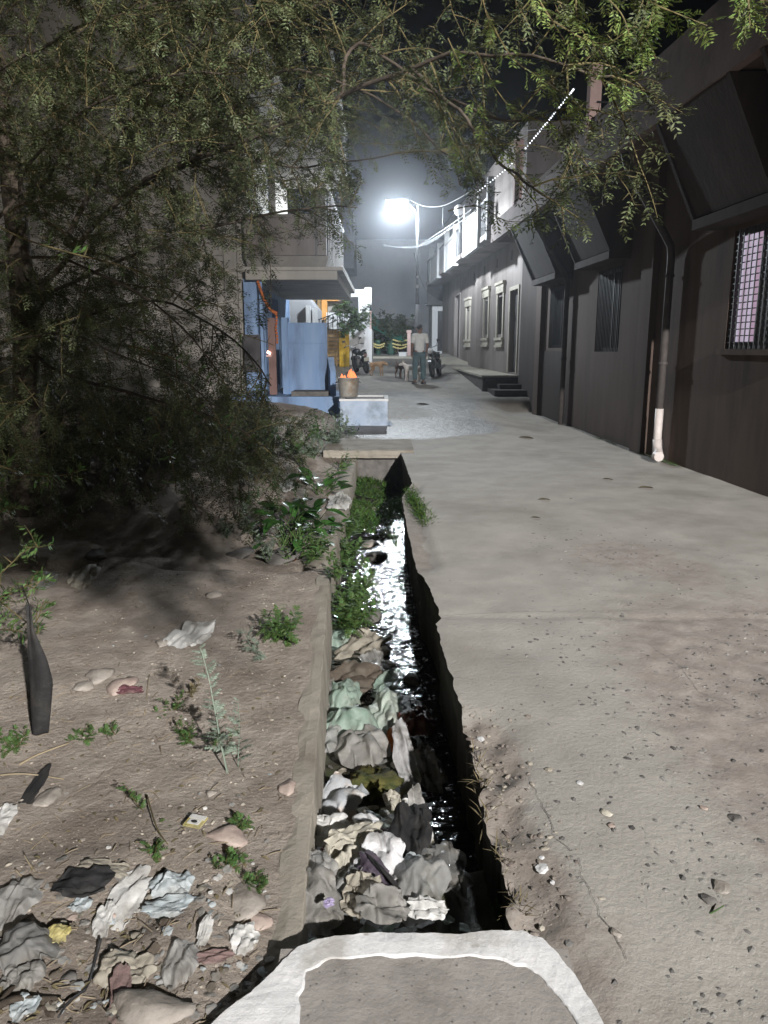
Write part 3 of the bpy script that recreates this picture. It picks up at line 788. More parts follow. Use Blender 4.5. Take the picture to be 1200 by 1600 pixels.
# plinth, screen wall, side return
m = MB()
m.box(-3.3, -.97, 16.3, 18.8, -.1, .60); m.hexa([(-3.3,16.2,-.2), (-.9,16.2,-.2), (-.9,18.7,-.2), (-3.3,18.7,-.2), (-3.3,16.295,.36), (-.94,16.295,.36), (-.94,18.7,.36), (-3.3,18.7,.36)])
m.build('plinth', m_blue, t)
m = MB(); m.box(-2.14, -1.28, 17.30, 17.46, .60, 2.17); m.box(-2.28, -2.14, 17.26, 17.48, .60, 2.28); m.box(-2.141, -1.28, 17.28, 17.299, 1.72, 1.745)
m.build('screen_wall', m_blue, t)
m = MB(); m.hexa([(-1.16,16.55,.60), (-1.04,16.55,.60), (-1.14,17.46,.60), (-1.28,17.46,.60), (-1.16,16.55,1.12), (-1.04,16.55,1.12), (-1.14,17.46,1.42), (-1.28,17.46,1.42)])
m.build('side_wall', m_blue, t)
m = MB(); m.box(-2.0, -1.2, 16.45, 17.2, .603, .70); m.build('step', m_stonedark, t)
m = MB(); m.box(-2.50, -2.34, 16.70, 16.78, .62, 2.25); m.build('door_post', m_brownred, t)
# balcony
m = MB(); m.box(-2.9, -.98, 16.5, 23.2, 3.02, 3.20); m.box(-2.9, -.86, 16.45, 23.2, 3.20, 3.27)
m.hexa([(-2.9,16.8,3.27),(-1.25,16.8,3.27),(-1.25,23,3.27),(-2.9,23,3.27),(-2.9,16.55,3.50),(-1.15,16.55,3.50),(-1.15,23,3.50),(-2.9,23,3.50)])
bal = m.build('balcony', m_plaster_left, t)
m = MB(); m.box(-2.9, -1.42, 16.5, 16.6, 3.505, 4.25); m.box(-2.9, -1.38, 16.46, 16.64, 4.25, 4.31); m.box(-1.40, -1.20, 16.5, 16.7, 3.505, 4.75)
m.build('balcony_panel', m_brownplaster, t)
# railing of white flat bars along the street edge
for i in range(13):
    y = 16.9+i*.48
    m = MB(); m.box(-1.18, -1.168, y, y+.05, 3.505, 4.9); m.build('railing_bar', m_whitewall, t)
m = MB(); m.box(-1.19, -1.155, 16.8, 23.1, 4.9, 4.94); m.box(-.90, -.86, 16.6, 23.2, 3.28, 3.31); m.build('railing_rail', m_whitewall, t)
m = MB(); m.box(-2.9, -1.0, 17.0, 23.2, 6.1, 6.25); m.build('upper_slab', m_plaster_left, t)
for i in range(12):
    y = 17.2+i*.5
    m = MB(); m.box(-1.09, -1.078, y, y+.05, 6.25, 7.5); m.build('railing_bar', m_whitewall, t)
m = MB(); m.box(-1.11, -1.04, 17.0, 23.2, 7.5, 7.56); m.build('railing_rail', m_whitewall, t)

# garland, lamp, hanging cloth by the blue front
pts = []
q = thing('garland', 'orange door garland hanging from the blue pillar under the balcony', 'garland', (-2.5, 16.6, 3))
for a, b in [((-2.66, 16.6, 2.98), (-2.30, 16.62, 2.35))]:
    a, b = Vector(a), Vector(b)
    m = MB()
    for i in range(22):
        u = i/21; p = a.lerp(b, u)+Vector((0, 0, -.16*sin(pi*u)+.0))
        m.lathe(p, [(.0,-.04),(.030,-.02),(.034,.02),(.0,.04)], 7)
    m.build('flower_string', m_saffron, q)
m = MB()
for i in range(10): m.lathe(Vector((-2.30+.01*sin(i), 16.62, 2.32-i*.065)), [(.0,-.035),(.026,-.015),(.026,.02),(.0,.035)], 7)
m.build('flower_tail', m_saffron, q)
q = thing('wall_lamp', 'tiny glowing lamp on the blue wall behind the tree twigs', 'lamp', (-2.6, 16.68, 1.55))
p = at(420, 551, 16.66)
m = MB(); m.box(p.x-.06, p.x+.05, 16.68, 16.745, p.z-.09, p.z-.05); m.build('shelf', m_pink, q)
m = MB(); m.obox(p, (.035,0,-.02), (0,.02,0), (.01,0,.024)); m.build('flame', m_oil, q)

# pale blue block with fire drum
q = thing('washing_block', 'pale blue plastered block at the end of the blue plinth', 'block', (-.35, 15.4, .1))
m = MB(); m.hexa([(-.86,14.9,-.05), (.07,14.9,-.05), (.07,16.25,.0), (-.86,16.25,.0), (-.86,14.93,.60), (.07,14.93,.60), (.07,16.2,.60), (-.86,16.2,.60)]); m.build('body', m_bluepale, q)
m = MB(); m.box(-.875, .085, 14.91, 14.99, .60, .64); m.box(-.875, .085, 16.12, 16.215, .60, .64); m.box(.005, .085, 14.99, 16.12, .60, .64); m.box(-.875, -.80, 14.99, 16.12, .60, .64); m.build('rim', m_whitewall, q)
m = MB(); m.box(-.80, .005, 14.99, 16.12, .601, .61); m.build('basin_floor', m_stonedark, q)
m = rock_mb((.12, 14.95, .13), .10, 5, flat=(.7,.8,1)); m.build('lump', m_bluepale, q, smooth=True)

dz = .645
q = thing('fire_drum', 'dented metal tub with orange flames standing on the pale blue block', 'fire tub', (-.78, 15.75, dz))
m = MB(); m.lathe((-.72, 15.5, .645), [(.17,0),(.185,.03),(.205,.29),(.212,.37),(.222,.375),(.222,.39),(.205,.39),(.185,.30),(.17,.2),(.01,.2)], 22); m.build('tub', m_drum, q, smooth=True)
m = MB()
for k in range(14):
    a = k*2.4; r = .16*sqrt((k+.5)/14); c = Vector((-.72+r*cos(a), 15.5+r*sin(a), .645+.36))
    m.v += []; m2 = rock_mb(c, .05, k+1, 1); m.add(m2.v, m2.f)
m.build('embers', m_ash, q)
m = MB()
for k, (dx, dy, h, r) in enumerate([(.06,-.08,.20,.055), (.10,0,.15,.05), (-.13,-.04,.10,.035), (.02,.06,.17,.05), (.13,-.06,.12,.04), (-.08,.08,.07,.03)]):
    c = Vector((-.72+dx, 15.5+dy, .645+.37))
    m.lathe(c, [(r*.5,0),(r,.25*h),(r*.75,.5*h),(r*.3,.8*h),(.002,h)], 7)
m.build('flame', m_fire, q, smooth=True)
for s in (-1, 1):
    m = MB(); m.tube([(-.72+s*.212, 15.5-.06, .95), (-.72+s*.262, 15.5-.06, .93), (-.72+s*.262, 15.5+.06, .93), (-.72+s*.212, 15.5+.06, .95)], .012, 6); m.build('handle', m_black, q)

# ------------------------------------------------------------------ far end of the lane
q = thing('white_house', 'bright white house front with a stepped corner pier at the lane end', 'house', (-1.6, 30, 1))
Y = 29.6
def fb(m, x0, x1, ya, yb2, py0, py1, Yr=Y):
    a = at(x0, py1, Yr); b = at(x1, py0, Yr); return m.box(a.x, b.x, ya, yb2, a.z, b.z)
m = MB(); fb(m, 545, 581, Y, Y+5, 514, 574); fb(m, 512, 561, Y+.3, Y+5, 489, 514); m.build('wall', m_whitewall, q)
m = MB(); fb(m, 561, 577, Y-.05, Y+.5, 462, 572); m.build('corner_pier', m_whitewall, q)
m = MB(); fb(m, 569.5, 580, Y+.55, Y+1.2, 447, 475); m.build('roof_post', m_whitewall, q)
m = MB(); fb(m, 536, 569, Y+.6, Y+3, 450, 462); m.build('roof_slab', m_greywall, q)
m = MB(); fb(m, 546, 559, Y+.24, Y+.29, 496, 524); m.build('window', m_dark, q)
for i in range(12):
    m = MB(); x = 512+i*2.7; fb(m, x, x+1.0, Y-.6, Y-.57, 489, 512); m.build('railing_bar', m_whitewall, q)
q = thing('ochre_gate', 'brown slatted gate hung on an ochre gate pier', 'gate', tuple(gr(530, 572)))
Yg = 28.6
m = MB(); fb(m, 530.5, 545, Yg, Yg+.4, 518, 574, Yg); m.build('pier', m_yellow, q)
m = MB(); fb(m, 529, 546.5, Yg-.03, Yg+.43, 513.5, 518, Yg); m.build('cap', m_trim, q)
for i in range(9):
    m = MB(); fb(m, 510, 530, Yg+.1, Yg+.14, 516+i*6.0, 521+i*6.0, Yg); m.build('slat', m_brownslat, q)
m = MB(); fb(m, 524.5, 526.2, Yg+.07, Yg+.098, 514, 572, Yg); m.build('stile', m_brownslat, q)
q = thing('orange_house', 'orange trimmed house front glimpsed beneath the balcony', 'house', (-2.5, 33, 1))
Yo = 32.5
m = MB(); fb(m, 470, 540, Yo+.2, Yo+4, 425, 560, Yo); m.build('wall', m_plaster_left, q)
for a, b in ((487, 493), (498, 503), (507, 512)):
    m = MB(); fb(m, a, b, Yo-.3, Yo, 440, 545, Yo); m.build('column', m_brownslat, q)
m = MB(); fb(m, 504, 530, Yo-.4, Yo+.19, 463, 471, Yo); fb(m, 504, 512, Yo-.41, Yo-.31, 471, 500, Yo); m.build('lintel', m_orange, q)
m = MB(); fb(m, 525, 531, Yo-.45, Yo-.1, 448, 463, Yo); m.build('ochre_post', m_yellow, q)  # short post in plain ochre paint
q = thing('shade_house', 'whitewashed gable wall behind the blue screen wall', 'house', (-2.6, 27, 1))
m = MB(); p = [at(453, 505, 27), at(492, 505, 27), at(492, 480, 27), at(478, 462, 27), at(453, 458, 27)]
m.add([tuple(v) for v in p]+[(v.x, v.y+3, v.z) for v in p], [(0,1,2,3,4), (9,8,7,6,5), (0,5,6,1), (1,6,7,2), (2,7,8,3), (3,8,9,4), (4,9,5,0)])
m.build('gable', m_greywall, q)
for a in (479, 489):
    m = MB(); fb(m, a, a+7, 26.8, 26.97, 478+(a-479)*.4, 505, 27); m.build('pier', m_whitewall, q)
q = thing('balcony_rail', 'thin black handrail above the ochre gate', 'railing', tuple(at(520, 510, 28.3)))
m = MB()
m.tube([at(497, 500, 28.2), at(528, 488, 28.2)], .02, 6); m.tube([at(497, 512, 28.2), at(528, 500, 28.2)], .014, 6)
for i in range(5): m.tube([at(499+i*7, 499-i*2.6, 28.2), at(499+i*7, 521, 28.2)], .014, 5)
m.build('bars', m_black, q)
# big grey building closing the view, dark upper block
q = thing('far_building', 'large blank grey building closing the view above the lane', 'building', (0, 44, 1.4))
m = MB(); m.holed(lambda u, v, d: Vector((u, 44+d, v)), -9, 3.6, .9, 7.5, [], .25)
m.box(-9, 3.6, 44.3, 50, .9, 7.5); m.build('wall', m_greywall, q)
q = thing('dark_block', 'dark upper storey projecting beyond the white balcony railing', 'building', (-2.2, 36, 1.4))
m = MB(); fb(m, 505, 552, 37, 41, 330, 419, 37); m.build('upper_storey', m_pole, q)
m = MB(); fb(m, 505, 540, 37.2, 41, 419, 560, 37); m.build('wall', m_plaster_left, q)
# stall at the end with pink posts, green net and flower strings
Ys = 34.0
for x, l in ((577.5, 'pink gate post beside the white house'), (639, 'pink gate post beside the standing man')):
    q = thing('gate_post', l, 'post', tuple(at(x, 561, Ys)), 'pink posts of the stall at the lane end')
    m = MB(); fb(m, x-2.8, x+2.8, Ys-.1, Ys+.1, 490 if x < 600 else 520, 562, Ys); m.build('post', m_pink, q)
    m = MB(); fb(m, x-3.8, x+3.8, Ys-.14, Ys+.14, 486 if x < 600 else 516, 490 if x < 600 else 520, Ys); m.build('cap', m_pink, q)
q = thing('shade_net', 'green shade net sagging between the two pink posts', 'net', tuple(at(610, 560, Ys)))
m = MB()
def netf(u, v):
    x = 577+64*u
    top = 472+58*(u**.55)-18*ss(.55, .85, u)*sin(pi*min(1, max(0, (u-.5)*2)))
    bot = 505+32*u**.6-12*sin(pi*u)*0
    bot = max(bot, top+12)
    p = at(x, top+(bot-top)*v, Ys+.2); return p+Vector((0, 1.6*(1-v)+.12*nz(u*9, v*5, 2), .05*nz(u*12, v*6)))
m.grid(netf, 26, 10); m.build('net', m_net, q, smooth=True)
q = thing('stall_back', 'dim back wall of the flower stall', 'wall', tuple(at(610, 560, 36)))
m = MB(); fb(m, 570, 655, 36.2, 36.4, 498, 570, 36.2); m.build('wall', m_door, q)
m = MB()
for i, (x, y0, y1) in enumerate([(594, 505, 545), (604, 520, 548), (600, 528, 548), (612, 520, 546), (617, 530, 550)]):
    fb(m, x, x+6-(i % 2)*2, 36.0, 36.15, y0, y1, 36)
m.build('hanging_cloth', m_pink, q)
for k, (x0, x1, yb0, lab) in enumerate([(584, 600, 537, 'string of yellow flowers on the left of the stall'), (584, 599, 541, 'lower string of yellow flowers on the left of the stall'),
        (615, 637, 531, 'topmost string of yellow flowers on the right of the stall'), (614, 639, 537, 'middle string of yellow flowers on the right of the stall'), (615, 634, 542, 'lowest string of yellow flowers on the right of the stall')]):
    q = thing('flower_string', lab, 'garland', tuple(at((x0+x1)/2, yb0, Ys+.3)), 'flower strings at the stall')
    m = MB(); n = int((x1-x0)/2.6)
    for i in range(n+1):
        u = i/n; p = at(x0+(x1-x0)*u, yb0+2.5*sin(pi*u), Ys+.3)
        m.lathe(p, [(.0,-.045),(.045,-.02),(.045,.02),(.0,.045)], 6)
    m.build('flowers', m_flower, q)
for k, (x, wd, h, lab) in enumerate([(591, 9, 20, 'dull green bin on the left of the stall'), (611, 14, 26, 'tall green bin in the middle of the stall')]):
    q = thing('bin', lab, 'bin', tuple(at(x, 561, Ys-.4)), 'green bins at the stall')
    p = at(x, 561, Ys+.6); s = wd/FOC*Ys/2; hh = h/FOC*Ys; p.z = gz(0, Ys+.6)
    m = MB(); m.lathe(p, [(s*.8,0),(s,hh*.92),(s*1.08,hh*.93),(s*1.08,hh),(s*.9,hh),(s*.7,hh*.3)], 14); m.build('body', m_greenbin, q)
    m = MB(); m.lathe(p+Vector((0,0,hh)), [(s*1.1,0),(s*1.05,.04),(s*.3,.08)], 14); m.build('lid', m_greenbin, q)
q = thing('crate', 'small white crate on the ground at the stall', 'crate', tuple(gr(629, 561)))
p = at(629, 559, 33.4); m = MB(); m.box(p.x-.16, p.x+.17, 33.3, 33.6, gz(0,33.4), gz(0,33.4)+.16); m.build('box', m_whitewall, q)
m = MB(); m.box(p.x-.19, p.x+.20, 33.27, 33.63, gz(0,33.4)+.16, gz(0,33.4)+.19); m.build('rim', m_whitewall, q)
q = tag(MB().box(-2.0, 2.3, 32.3, 33.0, 1.05, 1.29).build('step', m_trim), 'pale step across the lane in front of the stall', 'step')

# ------------------------------------------------------------------ street lamps, poles, cables
def light(name, kind, loc, power, color, radius, parent, **kw):
    ld = bpy.data.lights.new(name, kind); ld.energy = power; ld.color = color; ld.shadow_soft_size = radius
    o = bpy.data.objects.new(name, ld); COL.objects.link(o)
    for k, v in kw.items(): setattr(ld, k, v)
    o.parent = parent; o.location = Vector(loc)-world_loc(parent); return o
def beam(lo, stops):
    # cut-off of the luminaire: strength against the cosine of the angle from straight down
    ld = lo.data; ld.use_nodes = True; t = ld.node_tree; N = t.nodes; L = t.links
    em = N['Emission']; tc = N.new('ShaderNodeTexCoord'); se = N.new('ShaderNodeSeparateXYZ'); L.new(tc.outputs['Normal'], se.inputs[0])
    mr = N.new('ShaderNodeMapRange'); mr.inputs[1].default_value = 1; mr.inputs[2].default_value = -1; L.new(se.outputs['Z'], mr.inputs[0])
    r = N.new('ShaderNodeValToRGB'); e = r.color_ramp.elements
    st = sorted((.5+.5*c, v) for c, v in stops)
    e[0].position, e[0].color = st[0][0], (st[0][1],)*3+(1,); e[1].position, e[1].color = st[-1][0], (st[-1][1],)*3+(1,)
    for q_, v in st[1:-1]: x = e.new(q_); x.color = (v, v, v, 1)
    L.new(mr.outputs[0], r.inputs[0]); L.new(r.outputs[0], em.inputs['Strength'])
LX, LY, LZ = .40, 25.0, 5.90
q = thing('street_lamp', 'glaring white street lamp on a slim pole behind the standing man', 'street lamp', (1.07, 25.2, gz(1, 25)))
m = MB(); m.tube([(1.07,25.2,gz(1,25)-.1), (1.07,25.2,3.0)], .075, 12); m.tube([(1.07,25.2,3.0), (1.07,25.2,6.0)], .058, 12); m.build('pole', m_pole, q, smooth=True)
m = MB(); m.tube([(1.07,25.2,5.55), (.98,25.15,5.85), (.80,25.08,6.0), (.52,25.02,6.03)], .03, 8); m.build('arm', m_pole, q, smooth=True)
m = MB(); m.lathe((1.07,25.2,3.55), [(.06,-.05),(.085,-.05),(.085,.05),(.06,.05)], 12); m.lathe((1.07,25.2,3.85), [(.06,-.03),(.08,-.03),(.08,.03),(.06,.03)], 12); m.build('clamp', m_chrome, q)
n_ = Vector((0, -.62, -.78)).normalized(); u_ = Vector((1, 0, 0)); v_ = n_.cross(u_).normalized()
c = Vector((LX, LY, LZ+.05))
m = MB(); m.obox(c-n_*.05, u_*.36, v_*.22, n_*.035); m.obox(c-n_*.12, u_*.24, v_*.14, n_*.034); m.build('lamp_head', m_pole, q)
m = MB()
m.add([c+u_*(.28*cos(a))+v_*(.18*sin(a)) + n_*.004 for a in [2*pi*k/28 for k in range(28)]]+[c+n_*.07], [(k, (k+1) % 28, 28) for k in range(28)])
m.build('lens', m_lamp_lens, q, smooth=True)
beam(light('lamp_light', 'POINT', c+n_*.22, FAR_POWER, (.86, .94, 1.0), .14, q), [(-1,.10),(-.25,.15),(.0,.35),(.15,.9),(.38,1),(.5,.45),(.76,.12),(1,.06)])
# the lamp behind the photographer that lights the near lane
q = thing('street_lamp', 'tall street lamp over the near end of the lane', 'street lamp', (5.3, -8.2, 0))
m = MB(); m.tube([(5.3,-8.2,-.2), (5.3,-8.2,6.1)], .07, 10); m.build('pole', m_pole, q)
m = MB(); m.tube([(5.3,-8.2,6.0), (5.0,-8.1,6.22), (4.6,-8.0,6.24)], .03, 8); m.build('arm', m_pole, q)
m = MB(); m.box(4.37, 4.77, -8.2, -7.8, 6.14, 6.23); m.build('lamp_head', m_pole, q)
m = MB(); m.box(4.41, 4.73, -8.16, -7.84, 6.11, 6.135); m.build('lens', m_lamp_lens, q)
beam(light('lamp_light', 'POINT', REAR, REAR_POWER, (1.0, .965, .925), .11, q), [(-1,0),(-.2,.06),(.03,.25),(.13,.6),(.20,1),(.30,1),(.48,.5),(1,.25)])

def cable(label, pts, r=.014, mat=None, name='cable', sub=8):
    P_ = cat([at(*p) for p in pts], sub)
    q = tag(MB().tube(P_, r, 6).build(name, mat or m_cable, smooth=True, origin=P_[0]), label, 'cable', 'cables over the lane'); return q
cable('white cable looping from the lamp to the balcony corner', [(640,312,25),(662,322,25),(690,322,24.6),(715,311,23.8),(738,297,22.5)], .009)
cable('thick white cable sagging lowest under the lamp towards the balcony', [(600,383,25.6),(628,387,25.2),(652,386,25),(690,366,24.4),(722,345,23.2),(744,329,22.3)], .012)
cable('twisted cable just above the lowest sagging white cable', [(630,385,25.2),(652,384,25),(688,362,24.5),(716,343,23.5),(738,326,22.5)], .009)
cable('short white cable ending in a loose loop beside the balcony', [(646,387,25),(664,383,24.6),(676,377,24.3),(690,368,24.1),(706,352,23.9)], .010)
cable('long thin cable drooping from the pole to the cream house wall', [(647,395,25.1),(655,430,26.5),(669,458,28.5),(693,473,32)], .012)
cable('thin dark drop wire hanging under the balcony cable', [(692,324,24.6),(692,340,24.5),(692,352,24.4)], .012, m_cabled)
cable('faint wire crossing the dark sky beside the roof post', [(800,206,18.5),(845,202,15.8),(880,200,13.6)], .006)
q = thing('light_string', 'dotted string of tiny white lights running up past the roof posts', 'light string', tuple(at(745, 298, 22)))
pts = [(742,302,22.2),(770,280,20.6),(800,254,19.2),(828,222,17.3),(852,193,15.8),(874,166,14.6),(896,138,13.6)]
P_ = cat([at(*p) for p in pts], 8)
m = MB(); m.tube(P_, .006, 5); m.build('wire', m_cabled, q)
for i in range(2, len(P_), 1):
    m = MB(); p = P_[i]+Vector((0,0,-.02)); m.lathe(p, [(.002,-.016),(.014,-.006),(.014,.008),(.006,.016)], 6); m.build('bulb', m_bulb, q)
q = thing('globe_lamp', 'small white globe on the balcony post nearest the lamp', 'lamp', tuple(wp(.84, 24.9, 5.75)))
p = at(717, 328, 24.6); m = MB(); m.lathe(p, [(.01,-.17),(.10,-.13),(.15,-.02),(.13,.08),(.05,.15),(.005,.16)], 14); m.build('globe', m_whitewall, q, smooth=True)
m = MB(); m.tube([p+Vector((0,0,-.16)), p+Vector((0.05,0,-.65))], .03, 8); m.build('stem', m_pole, q)

# ------------------------------------------------------------------ living figures
def skin(name, verts, edges, mat, parent, sub=2, root=0):
    me = bpy.data.meshes.new(name)
    me.from_pydata([v[:3] for v in verts], edges, []); me.materials.append(mat)
    o = bpy.data.objects.new(name, me); COL.objects.link(o); o.parent = parent
    me.skin_vertices.new(name='skin') if hasattr(me.skin_vertices, 'new') and not me.skin_vertices else None
    md = o.modifiers.new('skin', 'SKIN'); md.use_smooth_shade = True
    for i, v in enumerate(verts):
        sv = me.skin_vertices[0].data[i]; r = v[3]
        sv.radius = r if isinstance(r, tuple) else (r, r); sv.use_root = (i == root)
    s = o.modifiers.new('sub', 'SUBSURF'); s.levels = sub; s.render_levels = sub
    return o
yman = 22.46; man = thing('person', 'person in a white shirt and teal trousers standing in the lane, back turned', 'person', (1.03, yman, gz(1.03, yman)+.005))
man.rotation_euler = (0, 0, radians(12))
# local frame: faces +Y (away from us)
B = [(0,0,.90,(.15,.10)), (0,0,1.08,(.13,.09)), (0,.01,1.26,(.15,.10)), (0,0,1.40,(.13,.085)), (0,0,1.46,.055), (0,.02,1.53,.085), (0,.025,1.61,.088),
     (-.17,0,1.38,.055), (-.22,-.02,1.13,.042), (-.20,.08,.90,.032),
     (.17,0,1.38,.055), (.235,-.03,1.13,.042), (.22,.06,.88,.032),
     (-.09,0,.86,.085), (-.12,.01,.47,.058), (-.13,-.02,.09,.04), (-.14,.11,.035,.032),
     (.09,0,.86,.085), (.12,.02,.47,.058), (.125,-.01,.09,.04), (.15,.12,.035,.032)]
Eg = [(0,1),(1,2),(2,3),(3,4),(4,5),(5,6),(3,7),(7,8),(8,9),(3,10),(10,11),(11,12),(0,13),(13,14),(14,15),(15,16),(0,17),(17,18),(18,19),(19,20)]
skin('body', B, Eg, m_skin, man)
S = [(0,0,.84,(.175,.13)), (0,0,1.08,(.16,.12)), (0,.01,1.27,(.175,.12)), (0,0,1.40,(.135,.10)), (0,0,1.445,.07), (-.18,0,1.38,.078), (-.215,-.02,1.14,.068), (.18,0,1.38,.078), (.232,-.03,1.14,.068)]
skin('shirt', S, [(0,1),(1,2),(2,3),(3,4),(3,5),(5,6),(3,7),(7,8)], m_shirt, man)
T = [(0,0,.92,(.155,.115)), (-.095,0,.84,.105), (-.122,.01,.47,.085), (-.132,-.01,.09,.072), (.095,0,.84,.105), (.122,.02,.47,.085), (.127,0,.09,.072)]
skin('trousers', T, [(0,1),(1,2),(2,3),(0,4),(4,5),(5,6)], m_trouser, man)
m = rock_mb((0,.0,1.615), .108, 2, 2, (.92,1.05,1.0), .06); m.build('hair', m_hair, man, smooth=True, origin=(0,0,0))
m = MB(); m.lathe((0,.125,1.565), [(.004,-.02),(.016,0),(.004,.03)], 6); [m.lathe((s*.09,.03,1.57), [(.004,-.03),(.016,0),(.006,.03)], 6) for s in (-1,1)]; m.build('face', m_skin, man, origin=(0,0,0))
for s, hx, hy, hz in ((-1,-.20,.09,.88), (1,.22,.07,.86)):
    m = MB(); m.obox((hx,hy+.012,hz-.03), (.016,0,0), (0,.038,.0), (0,.01,.048))
    for k in range(4): m.tube([(hx,hy-.02+.02*k,hz-.075), (hx-s*.006,hy-.016+.021*k,hz-.115), (hx-s*.02,hy-.012+.021*k,hz-.15+abs(k-1.4)*.008)], [.009,.008,.006], 5)
    m.tube([(hx,hy+.045,hz-.02), (hx-s*.012,hy+.07,hz-.055), (hx-s*.018,hy+.075,hz-.09)], [.011,.009,.006], 5)
    m.build('hand', m_skin, man, origin=(0,0,0))
for s, x in ((-1,-.14), (1,.145)):
    m = MB(); m.hexa([(x-.045,-.09,0),(x+.045,-.09,0),(x+.055,.17,0),(x-.05,.17,0),(x-.04,-.08,.07),(x+.04,-.08,.07),(x+.04,.15,.04),(x-.04,.15,.04)]); m.build('sandal', m_door, man, origin=(0,0,0))

def dog(label, px, py, yaw, mat, s=1.0, head=0., Y=None):
    p = gr(px, py)
    d = thing('dog', label, 'dog', (p.x, p.y, gz(p.x, p.y)), 'street dogs in the lane'); d.rotation_euler = (0,0,yaw); d.scale = (s,s,s)
    V = [(-.22,0,.43,(.075,.095)), (0,0,.43,(.078,.085)), (.17,0,.42,(.085,.115)), (.27,0,.50,.06), (.34,0,.57+head,.062), (.42,0,.545+head,.042), (.49,0,.525+head,.026),
         (-.30,0,.47,.022), (-.40,0,.55,.016), (-.44,0,.64,.010)]
    E_ = [(0,1),(1,2),(2,3),(3,4),(4,5),(5,6),(0,7),(7,8),(8,9)]
    for sy in (-1, 1):
        k = len(V)
        V += [(.19,sy*.07,.36,.048), (.185,sy*.075,.19,.024), (.20,sy*.075,.03,.02), (.235,sy*.075,.016,.017)]
        E_ += [(2,k),(k,k+1),(k+1,k+2),(k+2,k+3)]
        k = len(V)
        V += [(-.22,sy*.07,.36,.065), (-.15,sy*.078,.27,.038), (-.27,sy*.078,.15,.021), (-.245,sy*.078,.03,.019), (-.205,sy*.078,.016,.017)]
        E_ += [(0,k),(k,k+1),(k+1,k+2),(k+2,k+3),(k+3,k+4)]
    skin('body', V, E_, mat, d)
    for sy in (-1, 1):
        m = MB(); h = .60+head
        m.add([(.31,sy*.03,h),(.36,sy*.035,h),(.335,sy*.06,h-.005),(.325,sy*.065,h+.085)], [(0,1,3),(1,2,3),(2,0,3),(0,2,1)]); m.build('ear', mat, d, origin=(0,0,0))
    m = MB(); m.lathe((.515,0,.53+head), [(.004,-.012),(.014,0),(.004,.012)], 6); m.build('nose', m_black, d, origin=(0,0,0))
    return d
dog('tan dog standing sideways on the lane left of the brown dog', 589, 587, radians(-30), m_dogtan, .86, -.12)
dog('dark brown dog facing the lamp light between the tan dog and the man', 626, 591, radians(-68), m_dogdark, .92, -.14)
dog('white and tan dog half hidden behind the standing man', 644, 596, radians(150), m_dogwhite, .95, -.02)

